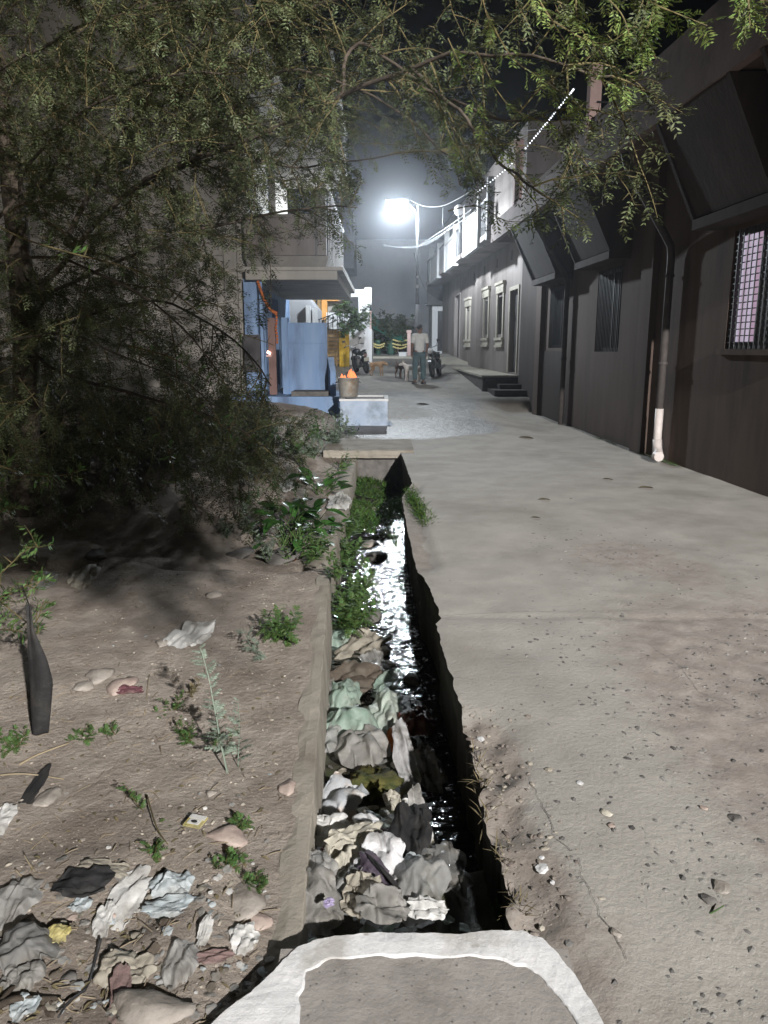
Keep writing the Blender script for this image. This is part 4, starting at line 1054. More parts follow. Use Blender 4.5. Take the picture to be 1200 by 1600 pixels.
# ------------------------------------------------------------------ motorbikes
def motorbike(label):
    q = thing('motorbike', label, 'motorbike', (0,0,0), 'motorbikes parked beside the lane')
    Z = dict(origin=(0,0,0))
    for x in (-.62, .66):
        wl = bpy.data.objects.new('wheel', None); COL.objects.link(wl); wl.parent = q; wl.location = (x,0,.30)
        m = MB(); n = 22
        for k in range(n):
            a = 2*pi*k/n
            for j in range(8):
                b = 2*pi*j/8; r = .245+.05*cos(b); m.v.append((r*cos(a), .05*sin(b), r*sin(a)))
        for k in range(n):
            for j in range(8):
                m.f.append((k*8+j, ((k+1)%n)*8+j, ((k+1)%n)*8+(j+1)%8, k*8+(j+1)%8)); m.mi.append(0)
        m.build('tyre', m_rubber, wl, smooth=True, **Z)
        m = MB(); m.lathe((0,0,0), [(.19,-.025),(.205,-.025),(.205,.025),(.19,.025)], 20, 'Y')
        for k in range(5): a = 2*pi*k/5; m.tube([(0,0,0), (.2*cos(a),0,.2*sin(a))], .012, 5)
        m.lathe((0,0,0), [(.01,-.06),(.04,-.05),(.04,.05),(.01,.06)], 10, 'Y'); m.build('rim', m_chrome, wl, **Z)
    m = MB(); m.tube([(.66,.07,.30), (.50,.07,.72), (.42,.06,.92)], .02, 8); m.tube([(.66,-.07,.30), (.50,-.07,.72), (.42,-.06,.92)], .02, 8); m.obox((.44,0,.9), (.03,0,0), (0,.08,0), (0,0,.02)); m.build('fork', m_chrome, q, **Z)
    m = MB(); m.tube([(.46,0,.85), (.10,0,.45), (-.25,0,.42), (-.45,0,.62), (-.1,0,.68), (.4,0,.80)], .025, 8); m.tube([(-.25,.06,.42), (-.62,.06,.30)], .022, 6); m.tube([(-.25,-.06,.42), (-.62,-.06,.30)], .022, 6); m.build('frame', m_black, q, **Z)
    rock_mb((.20,0,.78), .26, 4, 2, (1.0,.58,.50), .05).build('tank', m_bike, q, smooth=True, **Z)
    m = MB(); m.grid(lambda u, v: (-.78+.80*u, (.13-.03*abs(2*u-1))*(2*v-1), .765+.035*(1-(2*v-1)**2)+.05*(1-u)**2-.02*sin(pi*u)), 14, 8)
    m.box(-.76, .0, -.09, .09, .66, .765); m.build('seat', m_rubber, q, smooth=False, **Z)
    m = MB(); m.box(-.08, .22, -.11, .11, .30, .50); m.lathe((.16,0,.52), [(.09,-.06),(.10,-.03),(.09,0),(.10,.03),(.09,.06),(.07,.10)], 10); m.lathe((.0,0,.38), [(.02,-.15),(.09,-.14),(.09,.14),(.02,.15)], 12, 'Y'); m.build('engine', m_chrome, q, **Z)
    m = MB(); m.tube([(.38,-.34,.99), (.42,-.22,1.02), (.44,0,.97), (.42,.22,1.02), (.38,.34,.99)], .014, 6); m.build('handlebar', m_chrome, q, **Z)
    for s in (-1, 1):
        m = MB(); m.tube([(.34,s*.37,.985), (.39,s*.27,1.01)], .02, 6); m.build('grip', m_rubber, q, **Z)
        m = MB(); m.tube([(.42,s*.2,1.02), (.44,s*.28,1.16)], .008, 5); m.obox((.44,s*.31,1.19), (.01,0,0), (0,.055,0), (0,0,.038)); m.build('mirror', m_black, q, **Z)
    m = MB(); m.lathe((.50,0,.88), [(.04,-.06),(.08,-.03),(.088,.04),(.08,.05),(.01,.055)], 14, 'X'); m.build('headlight', m_whitewall, q, smooth=True, **Z)
    m = MB()
    for x in (.66, -.62):
        for k in range(9):
            pass
        m.grid(lambda u, v, x=x: (x+.325*cos(pi*(.18+.72*u)), (v-.5)*.12, .30+.325*sin(pi*(.18+.72*u))), 10, 2)
    m.build('mudguard', m_bike, q, **Z)
    m = MB(); m.tube([(.15,.12,.40), (.05,.14,.26), (-.3,.15,.28), (-.85,.17,.36)], [.022,.03,.045,.045], 8); m.build('exhaust', m_chrome, q, smooth=True, **Z)
    m = MB(); m.obox((-.86,0,.66), (.02,0,.01), (0,.06,0), (0,0,.035)); m.build('tail_light', m_brownred, q, **Z)
    m = MB(); m.obox((-.90,0,.52), (.008,0,0), (0,.09,0), (0,0,.06)); m.build('number_plate', m_trim, q, **Z)
    m = MB(); m.tube([(-.05,-.1,.3), (.0,-.28,.02)], .012, 5); m.build('side_stand', m_chrome, q, **Z)
    return q
b1 = motorbike('black motorbike leaning on its stand in front of the white house')
b2 = copy_tree(b1); b2['label'] = 'black motorbike parked against the cream house behind the standing man'
for b, px, py, yaw, ln in ((b1, 566, 583, 108, -12), (b2, 682, 589, -104, 9)):
    p = gr(px, py); b.location = (p.x, p.y, gz(p.x, p.y)-.012)
    b.rotation_euler = (radians(ln), 0, radians(yaw)) if False else Matrix.Rotation(radians(yaw), 3, 'Z').to_euler()
    b.rotation_euler = (Matrix.Rotation(radians(yaw), 3, 'Z') @ Matrix.Rotation(radians(ln), 3, 'X')).to_euler()
b1.scale = b2.scale = (.95, .95, .95)

# ------------------------------------------------------------------ thorn tree
class Leaves:
    """many small leaflets as quads (numpy), one island each"""
    def __init__(s): s.q = []
    def leaflet(s, p, d, n, L, W):
        u = d; v = n.cross(d)
        if v.length < 1e-5: return
        v.normalize()
        s.q.append((p, p+u*(L*.45)+v*(W*.5)+n*(L*.06), p+u*L, p+u*(L*.45)-v*(W*.5)+n*(L*.06)))
    def build(s, name, mat, parent):
        n = len(s.q); a = np.array([[tuple(p) for p in q] for q in s.q], dtype=np.float32).reshape(-1, 3)-np.array(tuple(world_loc(parent)), dtype=np.float32)
        me = bpy.data.meshes.new(name); me.vertices.add(n*4); me.vertices.foreach_set('co', a.ravel())
        me.loops.add(n*4); me.loops.foreach_set('vertex_index', np.arange(n*4, dtype=np.int32))
        me.polygons.add(n); me.polygons.foreach_set('loop_start', np.arange(0, n*4, 4, dtype=np.int32))
        me.update(calc_edges=True); me.validate(); me.materials.append(mat)
        o = bpy.data.objects.new(name, me); COL.objects.link(o); o.parent = parent; return o
R3 = random.Random(11)
def rv(s=1.): return Vector((R3.uniform(-s, s), R3.uniform(-s, s), R3.uniform(-s, s)))
def proj(p):
    d = Vector(p)-Vector((0, 0, CAM_H)); f = d.y*CP-d.z*SP; u = d.y*SP+d.z*CP
    return 600+FOC*d.x/f, 800-FOC*u/f
OVER = [False]
def gap(p, k=1.):
    if OVER[0] and p.y > .15 and proj(p)[1] > -30: return True
    # the clear gap in the crown round the street lamp and the balcony
    if p.y < .5: return False
    x, y = proj(p); return ((x-622)/62)**2+((y-328)/72)**2 < k or (640 < x < 745 and 305 < y < 420) or (430 < x < 640 and 395 < y < 640 and p.z < 3)
def pinnate(LV, p, d, L=.075, pairs=6, ll=.022, lw=.0075):
    if gap(p): return
    d = d.normalized(); side = d.cross(Vector((0,0,1))+rv(.4)); side = side.normalized() if side.length > 1e-4 else Vector((1,0,0))
    nn = side.cross(d).normalized()
    for k in range(pairs):
        q = p+d*(L*(k+1)/pairs)-Vector((0,0,.10*L*(k/pairs)**2))
        sz = ll*(.75+.5*sin(pi*(k+1)/(pairs+1)))*R3.uniform(.85, 1.15)
        for sg in (-1, 1):
            LV.leaflet(q, (side*sg+d*R3.uniform(.4,1.0)+rv(.30)).normalized(), (nn+rv(.35)).normalized(), sz*R3.uniform(.75,1.25), lw*R3.uniform(.85, 1.2))
def twig(TW, LV, p, d, L, r, leafstep=.026, droop=.35, depth=0, ll=.022, lw=.0075, sparse=0., LL=.075, kids=3):
    n = max(4, int(L/.07)); pts = [p.copy()]; d = d.normalized()
    for i in range(n):
        d = (d+rv(.16)+Vector((0,0,-droop*.12))).normalized(); pts.append(pts[-1]+d*(L/n))
    if any(gap(q, 1.2) for q in pts): return
    TW.tube(pts, [r*(1-.75*i/n) for i in range(n+1)], 4 if depth else 5, caps=False)
    t = .04
    while t < L:
        i = min(n-1, int(t/L*n)); f = t/L*n-i; q = pts[i].lerp(pts[i+1], f); dd = (pts[i+1]-pts[i]).normalized()
        if R3.random() > sparse:
            o = rv(1.); o = (o-dd*o.dot(dd)); o = o.normalized() if o.length > .01 else Vector((0,0,1))
            pinnate(LV, q, (dd*.75+o*.8+Vector((0,0,-.12))), LL*R3.uniform(.7, 1.2), R3.randint(4, 6), ll, lw)
            if R3.random() < .25: TW.tube([q, q-o*.035+dd*.008], [.0022, .0004], 3, caps=False)
        t += leafstep*R3.uniform(.6, 1.4)
    if depth < 1:
        for k in range(kids):
            i = R3.randint(1, n-1); dd = (pts[min(i+1, n)]-pts[i-1]).normalized()
            o = rv(1.); o = (o-dd*o.dot(dd)).normalized()
            twig(TW, LV, pts[i], dd*.8+o*.8, L*R3.uniform(.35, .6), r*.55, leafstep, droop, depth+1, ll, lw, sparse, LL, kids)
tree = thing('thorn_tree', 'large thorny tree with feathery leaflets arching over the drain', 'tree', (-3.35, 6.9, .05))
m = MB()
def limb(pts, r0, r1, sub=6):
    C = cat(pts, sub); n = len(C)
    C = [c+Vector((.02*nz(i*.4, 1), .02*nz(i*.4, 5), .02*nz(i*.4, 9))) for i, c in enumerate(C)]
    return C, [r0+(r1-r0)*(i/(n-1))**.8 for i in range(n)]
C, Rr = limb([Vector(v) for v in [(-3.35,6.9,-.1),(-3.3,6.85,.5),(-3.15,6.7,1.1),(-3.0,6.5,1.9),(-2.9,6.3,2.8),(-2.85,6.1,3.8)]], .15, .07)
m.tube(C, Rr, 10); m.build('trunk', m_bark, tree, smooth=True)
LIMBS = [
 ([(70,440,6.2),(200,300,5.6),(420,205,4.8),(640,105,4.0),(800,85,3.5),(955,125,3.2)], .035, 44, .5),
 ([(110,360,6.3),(260,120,5.5),(480,15,4.8),(700,-35,4.2),(950,-45,3.6),(1120,-25,3.2)], .035, 40, .4),
 ([(70,460,6.2),(250,380,5.4),(420,335,5.0),(560,320,4.8)], .028, 34, .5),
 ([(60,520,6.2),(220,470,5.3),(350,520,4.9),(425,600,4.7)], .022, 28, .6),
 ([(60,300,6.4),(150,150,5.8),(300,-50,5.2)], .03, 30, .4),
 ([(60,560,6.2),(150,600,5.4),(300,640,5.0),(395,680,4.9)], .03, 24, .7),
 ([(640,105,4.0),(715,175,3.6),(790,260,3.3),(835,295,3.2)], .014, 9, .8),
 ([(560,70,4.4),(690,150,3.9),(800,190,3.5),(880,165,3.3)], .016, 12, .6),
 ([(300,250,5.3),(420,120,4.9),(560,140,4.6),(690,230,4.3),(720,290,4.2)], .016, 26, .6),
 ([(200,300,5.6),(330,250,5.4),(480,260,5.2),(620,240,5.0)], .016, 28, .6),
 ([(30,300,5.6),(100,200,5.0),(220,130,4.6),(350,110,4.3)], .02, 28, .5),
 ([(-60,420,5.4),(60,400,4.7),(220,460,4.4),(330,560,4.2)], .02, 12, .7),
 ([(-40,140,5.6),(90,60,5.0),(230,10,4.5),(420,-20,4.2)], .02, 28, .5),
 ([(-60,560,5.8),(80,520,5.3),(200,560,5.0),(300,600,4.8)], .02, 18, .7),
]
TW, LV = MB(), Leaves()
AX = [Vector(v) for v in [(-3.15,6.7,1.1),(-3.08,6.6,1.5),(-3.0,6.5,1.9),(-2.95,6.4,2.35),(-2.9,6.3,2.8),(-2.87,6.2,3.3),(-2.85,6.1,3.8)]]
for li, (pp, r0, ntw, dr) in enumerate(LIMBS):
    W0 = [at(*p) for p in pp]; a0 = min(AX, key=lambda q: (q-W0[0]).length)
    if (a0-W0[0]).length > .02: W0 = [a0]+W0
    C, Rr = limb(W0, r0*.75, .004); AX += C[::3]
    b = MB(); b.tube(C, Rr, 7); b.build('branch', m_bark, tree, smooth=True)
    n = len(C)
    for k in range(ntw):
        i = int(n*(.12+.86*(k+R3.random())/ntw)); i = min(n-2, max(1, i))
        X_, Y__ = proj(C[i])
        if X_ > 700 and R3.random() < .72: continue
        if 560 < X_ <= 700 and R3.random() < .42: continue
        if 180 < X_ < 440 and 340 < Y__ < 640 and R3.random() < .2: continue
        dd = (C[i+1]-C[i-1]).normalized(); o = rv(1.)+Vector((.15,0,-.15)); o = (o-dd*o.dot(dd)).normalized()
        twig(TW, LV, C[i], dd*.6+o*.9, R3.uniform(.35, .75)*(1 if li not in (6,7) else .6), .0045, droop=dr, sparse=.05 if i < n*.8 else 0)
    twig(TW, LV, C[-1], (C[-1]-C[-3]), .32, .005, droop=dr)
# crown filling
nfill = 0
while nfill < 560:
    p = Vector((R3.uniform(-4.8, .1), R3.uniform(4.4, 7.2), R3.uniform(.9, 5.2)))
    e = ((p.x+2.3)/2.25)**2+((p.y-5.8)/1.7)**2+((p.z-3.0)/2.35)**2
    if e > 1 or (p.x > -1.3 and p.z < 2.6 and R3.random() < .75): continue
    X_, Y__ = proj(p)
    if 200 < X_ < 450 and 330 < Y__ < 640 and R3.random() < .45: continue
    d = Vector((p.x+2.6, (p.y-6.2)*.5-.2, (p.z-2.6)*.6))+rv(.9)
    twig(TW, LV, p, d, R3.uniform(.4, .85), .004, droop=.5, sparse=.05); nfill += 1
# unseen bough added overhead to throw shade on the soil by the tree
OVER[0] = True
for pp in [[(-2.2,4.2,4.0),(-1.2,2.6,3.4),(-.2,1.4,2.85),(.7,.8,2.7),(1.5,.4,2.65)], [(-1.2,2.6,3.4),(-.4,2.0,3.0),(.3,1.7,2.8),(1.0,1.55,2.75)], [(-.2,1.4,2.85),(.2,.6,2.6),(.6,-.1,2.6),(1.1,-.6,2.7)]]:
    C, Rr = limb([Vector(v) for v in pp], .03, .006); b = MB(); b.tube(C, Rr, 6); b.build('branch', m_bark, tree, smooth=True)
    for k in range(140 if pp[0][0] < 0 and pp[-1][1] < 0 else 85):
        i = min(len(C)-2, max(1, int(len(C)*(.25+.75*R3.random())))); d = rv(1.); d.z = d.z*.35+.1
        q_ = C[i]+Vector((0,0,.05))
        twig(TW, LV, q_, d, R3.uniform(.35, .6), .005, droop=.1, leafstep=.03, ll=.026, lw=.010)
OVER[0] = False
LV_OLD, LV = LV, Leaves()
# sprays that dangle near the camera on the right
for pp in [[(985,-20,2.7),(1020,5,2.7),(1060,22,2.7),(1105,40,2.7)], [(1030,-30,2.8),(1020,20,2.8),(1005,60,2.8),(1000,82,2.8)], [(1165,-30,2.7),(1170,10,2.7),(1172,45,2.7)],
           [(900,-10,3.0),(905,40,3.0),(945,90,3.0),(985,145,3.0)], [(830,-20,3.1),(880,60,3.1),(920,110,3.1),(975,140,3.1)], [(745,80,3.3),(790,160,3.2),(850,190,3.2),(905,180,3.2)],
           [(700,330,3.6),(745,322,3.5),(790,345,3.45),(828,345,3.4)], [(760,20,3.1),(800,90,3.1),(850,125,3.1),(905,165,3.1)], [(860,30,3.0),(910,60,3.0),(950,70,3.0)], [(700,60,3.4),(740,150,3.3),(765,210,3.3),(800,250,3.3),(838,292,3.3)], [(660,110,3.5),(700,190,3.4),(720,240,3.4),(735,270,3.4)], [(930,-20,2.9),(970,20,2.9),(985,60,2.9)]]:
    C = cat([at(*p) for p in pp], 4); TW.tube(C, [.0032*(1-.7*i/len(C)) for i in range(len(C))], 5, caps=False)
    for i in range(1, len(C)):
        dd = (C[i]-C[i-1]).normalized()
        for k in range(2):
            o = rv(1.); o = (o-dd*o.dot(dd)).normalized(); pinnate(LV, C[i].lerp(C[i-1], R3.random()), dd*.6+o*.7+Vector((0,0,-.2)), .06, 6, .021, .0065)
stuff(TW.build('twigs', m_twig, tree)); stuff(LV.build('lit_foliage', m_leaflit, tree)); LV = LV_OLD; stuff(LV.build('foliage', m_leaf, tree))
print('tree leaflets', len(LV.q))

# thorny shrub branches reaching in from the left edge, close to the camera
sh = thing('thorn_shrub', 'thorny shrub twigs with small bright leaves reaching in from the edge beside the soil', 'shrub', (-2.4, 3.6, 0))
TW, LV = MB(), Leaves()
for pp, lf in [([(-80,860,3.5),(-20,905,3.4),(40,860,3.35),(62,855,3.3)], 1), ([(-60,900,3.5),(0,940,3.4),(50,975,3.35),(68,940,3.3)], 1), ([(-60,960,3.4),(10,930,3.35),(45,915,3.3),(70,905,3.3)], 1), ([(-60,820,3.6),(0,800,3.5),(8,795,3.5)], 1),
               ([(-80,700,3.2),(0,728,3.1),(50,742,3.05),(100,742,3.0),(122,735,3.0)], .6), ([(-40,330,3.6),(30,370,3.5),(110,395,3.5),(230,430,3.4),(330,500,3.4),(430,540,3.5)], .35),
               ([(-40,980,3.4),(20,985,3.35),(60,990,3.3)], 1), ([(240,650,4.2),(262,700,4.1),(272,740,4.1),(276,772,4.1)], .25), ([(300,640,4.2),(340,660,4.1),(390,690,4.1),(430,700,4.1)], .8), ([(200,540,4.0),(270,560,4.0),(330,600,4.0)], .8)]:
    C = cat([at(*p) for p in pp], 5); TW.tube(C, [.0045*(1-.65*i/len(C)) for i in range(len(C))], 5, caps=False)
    for i in range(1, len(C)):
        dd = (C[i]-C[i-1]).normalized()
        for k in range(2):
            if R3.random() > lf: continue
            o = rv(1.); o = (o-dd*o.dot(dd)).normalized(); q = C[i].lerp(C[i-1], R3.random())
            for j in range(5):
                d2 = (dd*.5+o*.9+rv(.5)+Vector((0,0,.25))).normalized(); LV.leaflet(q+o*.01*j, d2, d2.orthogonal().normalized(), R3.uniform(.028, .045), R3.uniform(.009, .013))
        if R3.random() < .6:
            o = rv(1.); o = (o-dd*o.dot(dd)).normalized(); TW.tube([C[i], C[i]+o*.05], [.003, .0005], 4, caps=False)
    if lf == 1:
        for k in range(3):
            i = R3.randint(2, len(C)-2); d = (rv(1.)+Vector((.5,0,.3))).normalized(); e2 = C[i]+d*.13
            TW.tube([C[i], C[i].lerp(e2, .5)+rv(.01), e2], [.003,.0025,.0015], 4, caps=False)
            for j in range(9):
                d2 = (d*.6+rv(.9)).normalized(); LV.leaflet(C[i].lerp(e2, .3+.08*j), d2, d2.orthogonal().normalized(), R3.uniform(.028, .045), R3.uniform(.009, .013))
TW.build('stem', m_twig, sh); stuff(LV.build('foliage', m_leafweed, sh))

# dark undergrowth beneath the tree
for (x, y, z, rx, rz, n, lab) in [(-3.6,8.6,.1,1.3,1.1,80,'dark shrub in the shade under the thorn tree, farthest from the drain'), (-2.2,9.6,.2,1.1,1.2,80,'dark shrub in the shade under the middle of the thorn tree'),
                              (-1.5,8.2,.1,.55,.75,45,'dim olive shrub hanging at the lit edge of the tree shade'), (-1.75,12.5,.1,.7,.9,45,'dark shrub below the beige house wall beside the blue plinth')]:
    s_ = thing('shrub', lab, 'shrub', (x, y, z), 'shrubs under the tree'); TW, LV = MB(), Leaves()
    for k in range(n):
        a = R3.uniform(0, 2*pi); r = sqrt(R3.random())*rx*.6; p = Vector((x+r*cos(a), y+r*sin(a)*.8, z))
        d = Vector((cos(a)*.6, sin(a)*.5, 1.1))+rv(.4)
        twig(TW, LV, p+Vector((0,0,R3.uniform(0,rz*.5))), d, rz*R3.uniform(.45, .9), .006, droop=.9, leafstep=.05, ll=.03, lw=.010, kids=2)
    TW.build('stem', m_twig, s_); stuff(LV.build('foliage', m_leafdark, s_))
s_ = thing('garden_shrub', 'dark leafy bush behind the green net of the stall', 'shrub', tuple(at(620, 545, 34.9))); TW, LV = MB(), Leaves()
OFF = gap; gap = lambda p, k=1.: False
for k in range(80):
    p = at(R3.uniform(584, 642), R3.uniform(500, 530), 34.9+R3.uniform(-.4, .4)); twig(TW, LV, p, rv(1.)+Vector((0,-.3,.3)), R3.uniform(.3, .6), .008, droop=.8, leafstep=.06, ll=.09, lw=.045, kids=1)
gap = OFF
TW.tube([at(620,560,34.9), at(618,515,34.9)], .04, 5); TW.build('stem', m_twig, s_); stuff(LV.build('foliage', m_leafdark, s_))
s_ = thing('garden_shrub', 'green leafy shrub hanging over the ochre gate by the white house', 'shrub', tuple(at(545, 515, 28.2))); TW, LV = MB(), Leaves()
OFF = gap; gap = lambda p, k=1.: False
for k in range(60):
    p = at(R3.uniform(526, 568), R3.uniform(480, 512), 28.2+R3.uniform(-.3, .3)); twig(TW, LV, p, rv(1.)+Vector((.2,0,.3)), R3.uniform(.25, .5), .008, droop=.8, leafstep=.05, ll=.07, lw=.03, kids=1)
gap = OFF
TW.tube([at(540,520,28.2), at(545,500,28.2)], .03, 5); TW.build('stem', m_twig, s_); stuff(LV.build('foliage', m_leafweed, s_))


# ------------------------------------------------------------------ weeds
def leafshape(mb, p, d, n, L, W, seg=4, curl=.2, wav=0.):
    u = d.normalized(); v = n.cross(u); v = v.normalized() if v.length > 1e-5 else u.orthogonal().normalized(); n = u.cross(v)
    o = len(mb.v)
    for i in range(seg+1):
        t = i/seg; w_ = W*.5*(sin(pi*min(.98, t*.92+.05))**.8)*(1+wav*sin(i*3.1))
        c = p+u*(L*t)-n*(curl*L*t*t)
        for s in (-1, 0, 1): mb.v.append(tuple(c+v*(s*w_)+n*(abs(s)*w_*.35)))
    for i in range(seg):
        for k in range(2):
            a = o+i*3+k; mb.f.append((a, a+1, a+4, a+3)); mb.mi.append(mb.m)
def weed(name, label, cat, base, stems, H, mat, stem_mat, style='feather', group=None, leaf=.06, seed=1, lean=None, dens=.02, spread=.5):
    r = random.Random(seed); q = thing(name, label, cat, tuple(base), group)
    ST, LF = MB(), MB(); base = Vector(base)
    def v3(s=1.): return Vector((r.uniform(-s, s), r.uniform(-s, s), r.uniform(-s, s)))
    for k in range(stems):
        d = (Vector((0,0,1))+v3(spread) if stems > 1 else Vector((0,0,1))+v3(.1))+(Vector(lean) if lean else Vector((0,0,0)))
        d.normalize(); h = H*r.uniform(.6, 1.0) if stems > 1 else H; n = 7; p = [base+v3(.015)]
        p[0].z = base.z-.01
        for i in range(n): d = (d+v3(.12)+Vector((0,0,.04))).normalized(); p.append(p[-1]+d*h/n)
        rr = max(.0016, h*.008); ST.tube(p, [rr*(1-.6*i/n) for i in range(n+1)], 5, caps=False)
        t = h*.15
        while t < h:
            i = min(n-1, int(t/h*n)); c = p[i].lerp(p[i+1], t/h*n-i); o = v3(); dd = (p[i+1]-p[i]).normalized(); o = (o-dd*o.dot(dd)).normalized()
            e = (o+dd*.6).normalized(); L = leaf*r.uniform(.6, 1.15)*(1.1-.5*t/h)
            if style == 'feather':
                side = e.cross(Vector((0,0,1))); side = side.normalized() if side.length > .01 else Vector((1,0,0)); nn = side.cross(e)
                for j in range(5):
                    c2 = c+e*(L*(j+.6)/5)-Vector((0,0,.12*L*(j/5)**2))
                    for s in (-1, 1): leafshape(LF, c2, (side*s+e*.7+v3(.2)), nn, L*.42*(1-.12*j), L*.17, 2, .15)
                leafshape(LF, c, e, nn, L*1.1, L*.13, 3, .15)
            else:
                leafshape(LF, c, e, dd, L, L*(.42 if style == 'broad' else .30), 4, .35)
            t += dens*r.uniform(.6, 1.4)
    ST.build('stem', stem_mat, q); lf = LF.build('foliage', mat, q); lf['kind'] = 'stuff'; return q
def sz(px, py): return soil_h(gr(px, py, 0).x, gr(px, py, 0).y)
def gs(px, py):
    z = 0.
    for _ in range(6): p = gr(px, py, z); z = soil_h(p.x, p.y)
    return Vector((p.x, p.y, z))
weed('weed', 'tall silvery weed standing alone on the soil near the drain wall', 'weed', gs(354,1208), 1, .50, m_silver, m_silver, leaf=.07, seed=3, lean=(-.02,.05,0), dens=.012)
weed('weed', 'silvery side shoot beside the tall silvery weed', 'weed', gs(366,1200), 1, .28, m_silver, m_silver, leaf=.06, seed=5, lean=(.12,.1,0), dens=.014)
weed('weed', 'pale silvery weed lying over towards the white paper on the soil', 'weed', gs(424,1028), 2, .30, m_silver, m_silver, leaf=.075, seed=6, lean=(-1.1,.1,-.35), dens=.02, spread=.35)
weed('weed', 'dense dark green feathery weed on the soil by the drain wall', 'weed', gs(440,1000), 14, .26, m_leafweed, m_leafweed, leaf=.075, seed=7, spread=.75)
for i, (x, y, n, h, lab) in enumerate([(271,1112,5,.10,'low scraggly weed left of the tall silvery weed, upper of two'), (296,1160,6,.10,'low green weed at the foot of the tall silvery weed'), (228,1268,2,.20,'leggy weed with few green leaves below the tall silvery weed'),
        (237,1335,5,.07,'small green seedling alone on bare soil above the black plastic'), (352,1352,9,.06,'bright green low weed beside the flat stone near the drain'), (395,1385,9,.05,'sprawling low weed along the drain wall near the flat stone'),
        (372,1290,10,.05,'ground hugging weed beside the yellow packet'), (130,1155,6,.09,'low weed beside the foot of the hanging black strip'), (180,1145,5,.06,'tiny weed right of the hanging black strip'), (300,1085,4,.09,'thin dry weed under the leaning silvery weed'), (345,1165,5,.10,'small weed crowding the stem of the tall silvery weed'),
        (25,1170,7,.10,'green weed at the edge of the picture beside the black strip')]):
    weed('weed', lab, 'weed', gs(x, y), n, h*1.15, m_leafweed if i != 9 else m_dryleaf, m_twig, leaf=.042, seed=20+i, spread=1.1, dens=.012)
for i, (x, y, n, h, st, mt, lf, lab) in enumerate([
        (395,838,4,.42,'feather',m_silver,.10,'grey green weed at the dark edge of the tree shade'), (420,880,3,.38,'feather',m_silver,.09,'grey green weed in front of the mossy stone'), (490,880,16,.32,'leaf',m_leafweed,.09,'leafy weed crowding the corner where the soil ends'),
        (440,880,6,.22,'leaf',m_leafweed,.07,'low weed between the mossy stone and the soil edge'), (520,700,9,.75,'feather',m_silver,.13,'tall grey green weed below the blue plinth'), (490,715,9,.60,'feather',m_silver,.13,'bushy grey weed left of the slab bridge'),
        (548,690,6,.42,'leaf',m_leafweed,.13,'round leaved weed at the corner of the pale blue block'), (455,710,8,.55,'feather',m_leafweed,.12,'dull weed under the blue plinth near the tree'), (470,730,8,.4,'leaf',m_leafweed,.10,'weed growing on the rubble left of the drain'),
        (430,760,7,.3,'leaf',m_leafweed,.08,'small weed on the rubble under the tree branches')]):
    p = gs(x, y); weed('weed', lab, 'weed', p, n, h, mt, m_leafweed, style=st, leaf=lf, seed=50+i, spread=.6, dens=.03)
for i, (x, y, n, h, st, mt, lf, lab) in enumerate([
        (415,700,8,.55,'feather',m_leafweed,.12,'dull feathery weed at the tree shade edge, nearest the blue plinth'), (400,745,8,.45,'feather',m_leafweed,.11,'feathery weed at the tree shade edge above the rubble'), (380,790,7,.40,'leaf',m_leafweed,.10,'shaded leafy weed behind the grey green weed'), (535,735,8,.40,'leaf',m_leafweed,.10,'leafy weed hanging over the drain near the slab bridge'),
        (520,765,9,.34,'leaf',m_leafweed,.10,'leafy weed at the drain edge behind the crumpled paper'), (505,865,10,.30,'leaf',m_leafweed,.08,'leafy weed tumbling over the low brown wall'), (525,905,9,.26,'feather',m_leafweed,.08,'feathery weed in the gap past the end of the pale wall'), (470,800,10,.30,'leaf',m_leafweed,.09,'weed filling in under the glossy broad leaved plant'),
        (425,810,8,.30,'leaf',m_leafweed,.08,'weed beside the glossy broad leaved plant, tree side'), (355,840,6,.26,'feather',m_silver,.08,'dim silvery weed inside the tree shade'), (500,680,8,.6,'leaf',m_leafweed,.13,'tall leafy weed against the blue plinth by the slab bridge'), (460,770,8,.32,'leaf',m_leafweed,.09,'leafy weed above the glossy broad leaved plant')]):
    p = gs(x, y); weed('weed', lab, 'weed', p, n, h, mt, m_leafweed, style=st, leaf=lf, seed=150+i, spread=.65, dens=.028)
def gd(px, py, z=-.5): return gr(px, py, z)
for i, (x, y, z, n, h, lab) in enumerate([(545,985,-.40,22,.36,'big dark weed growing in the drain against the pale wall end'), (556,945,-.42,18,.34,'feathery weed in the drain behind the biggest drain weed'), (548,880,-.40,16,.34,'weed in the drain below the low brown wall'), (545,838,-.38,12,.30,'weed in the drain farthest along the low brown wall')]):
    weed('weed', lab, 'weed', gd(x, y, z), n, h, m_leafweed, m_leafweed, leaf=.10, seed=80+i, spread=.8, dens=.022, group='weeds in the drain')
weed('weed', 'little weed sprouting from the dark drain wall near the slab edge', 'weed', gr(622,852,-.15), 5, .16, m_leafweed, m_leafweed, 'leaf', leaf=.06, seed=90, lean=(-.6,0,0))
weed('weed', 'tiny seedling in the black drain beside the white rim', 'weed', gr(778,1432,-.3), 4, .09, m_broad, m_leafweed, 'leaf', leaf=.05, seed=91)
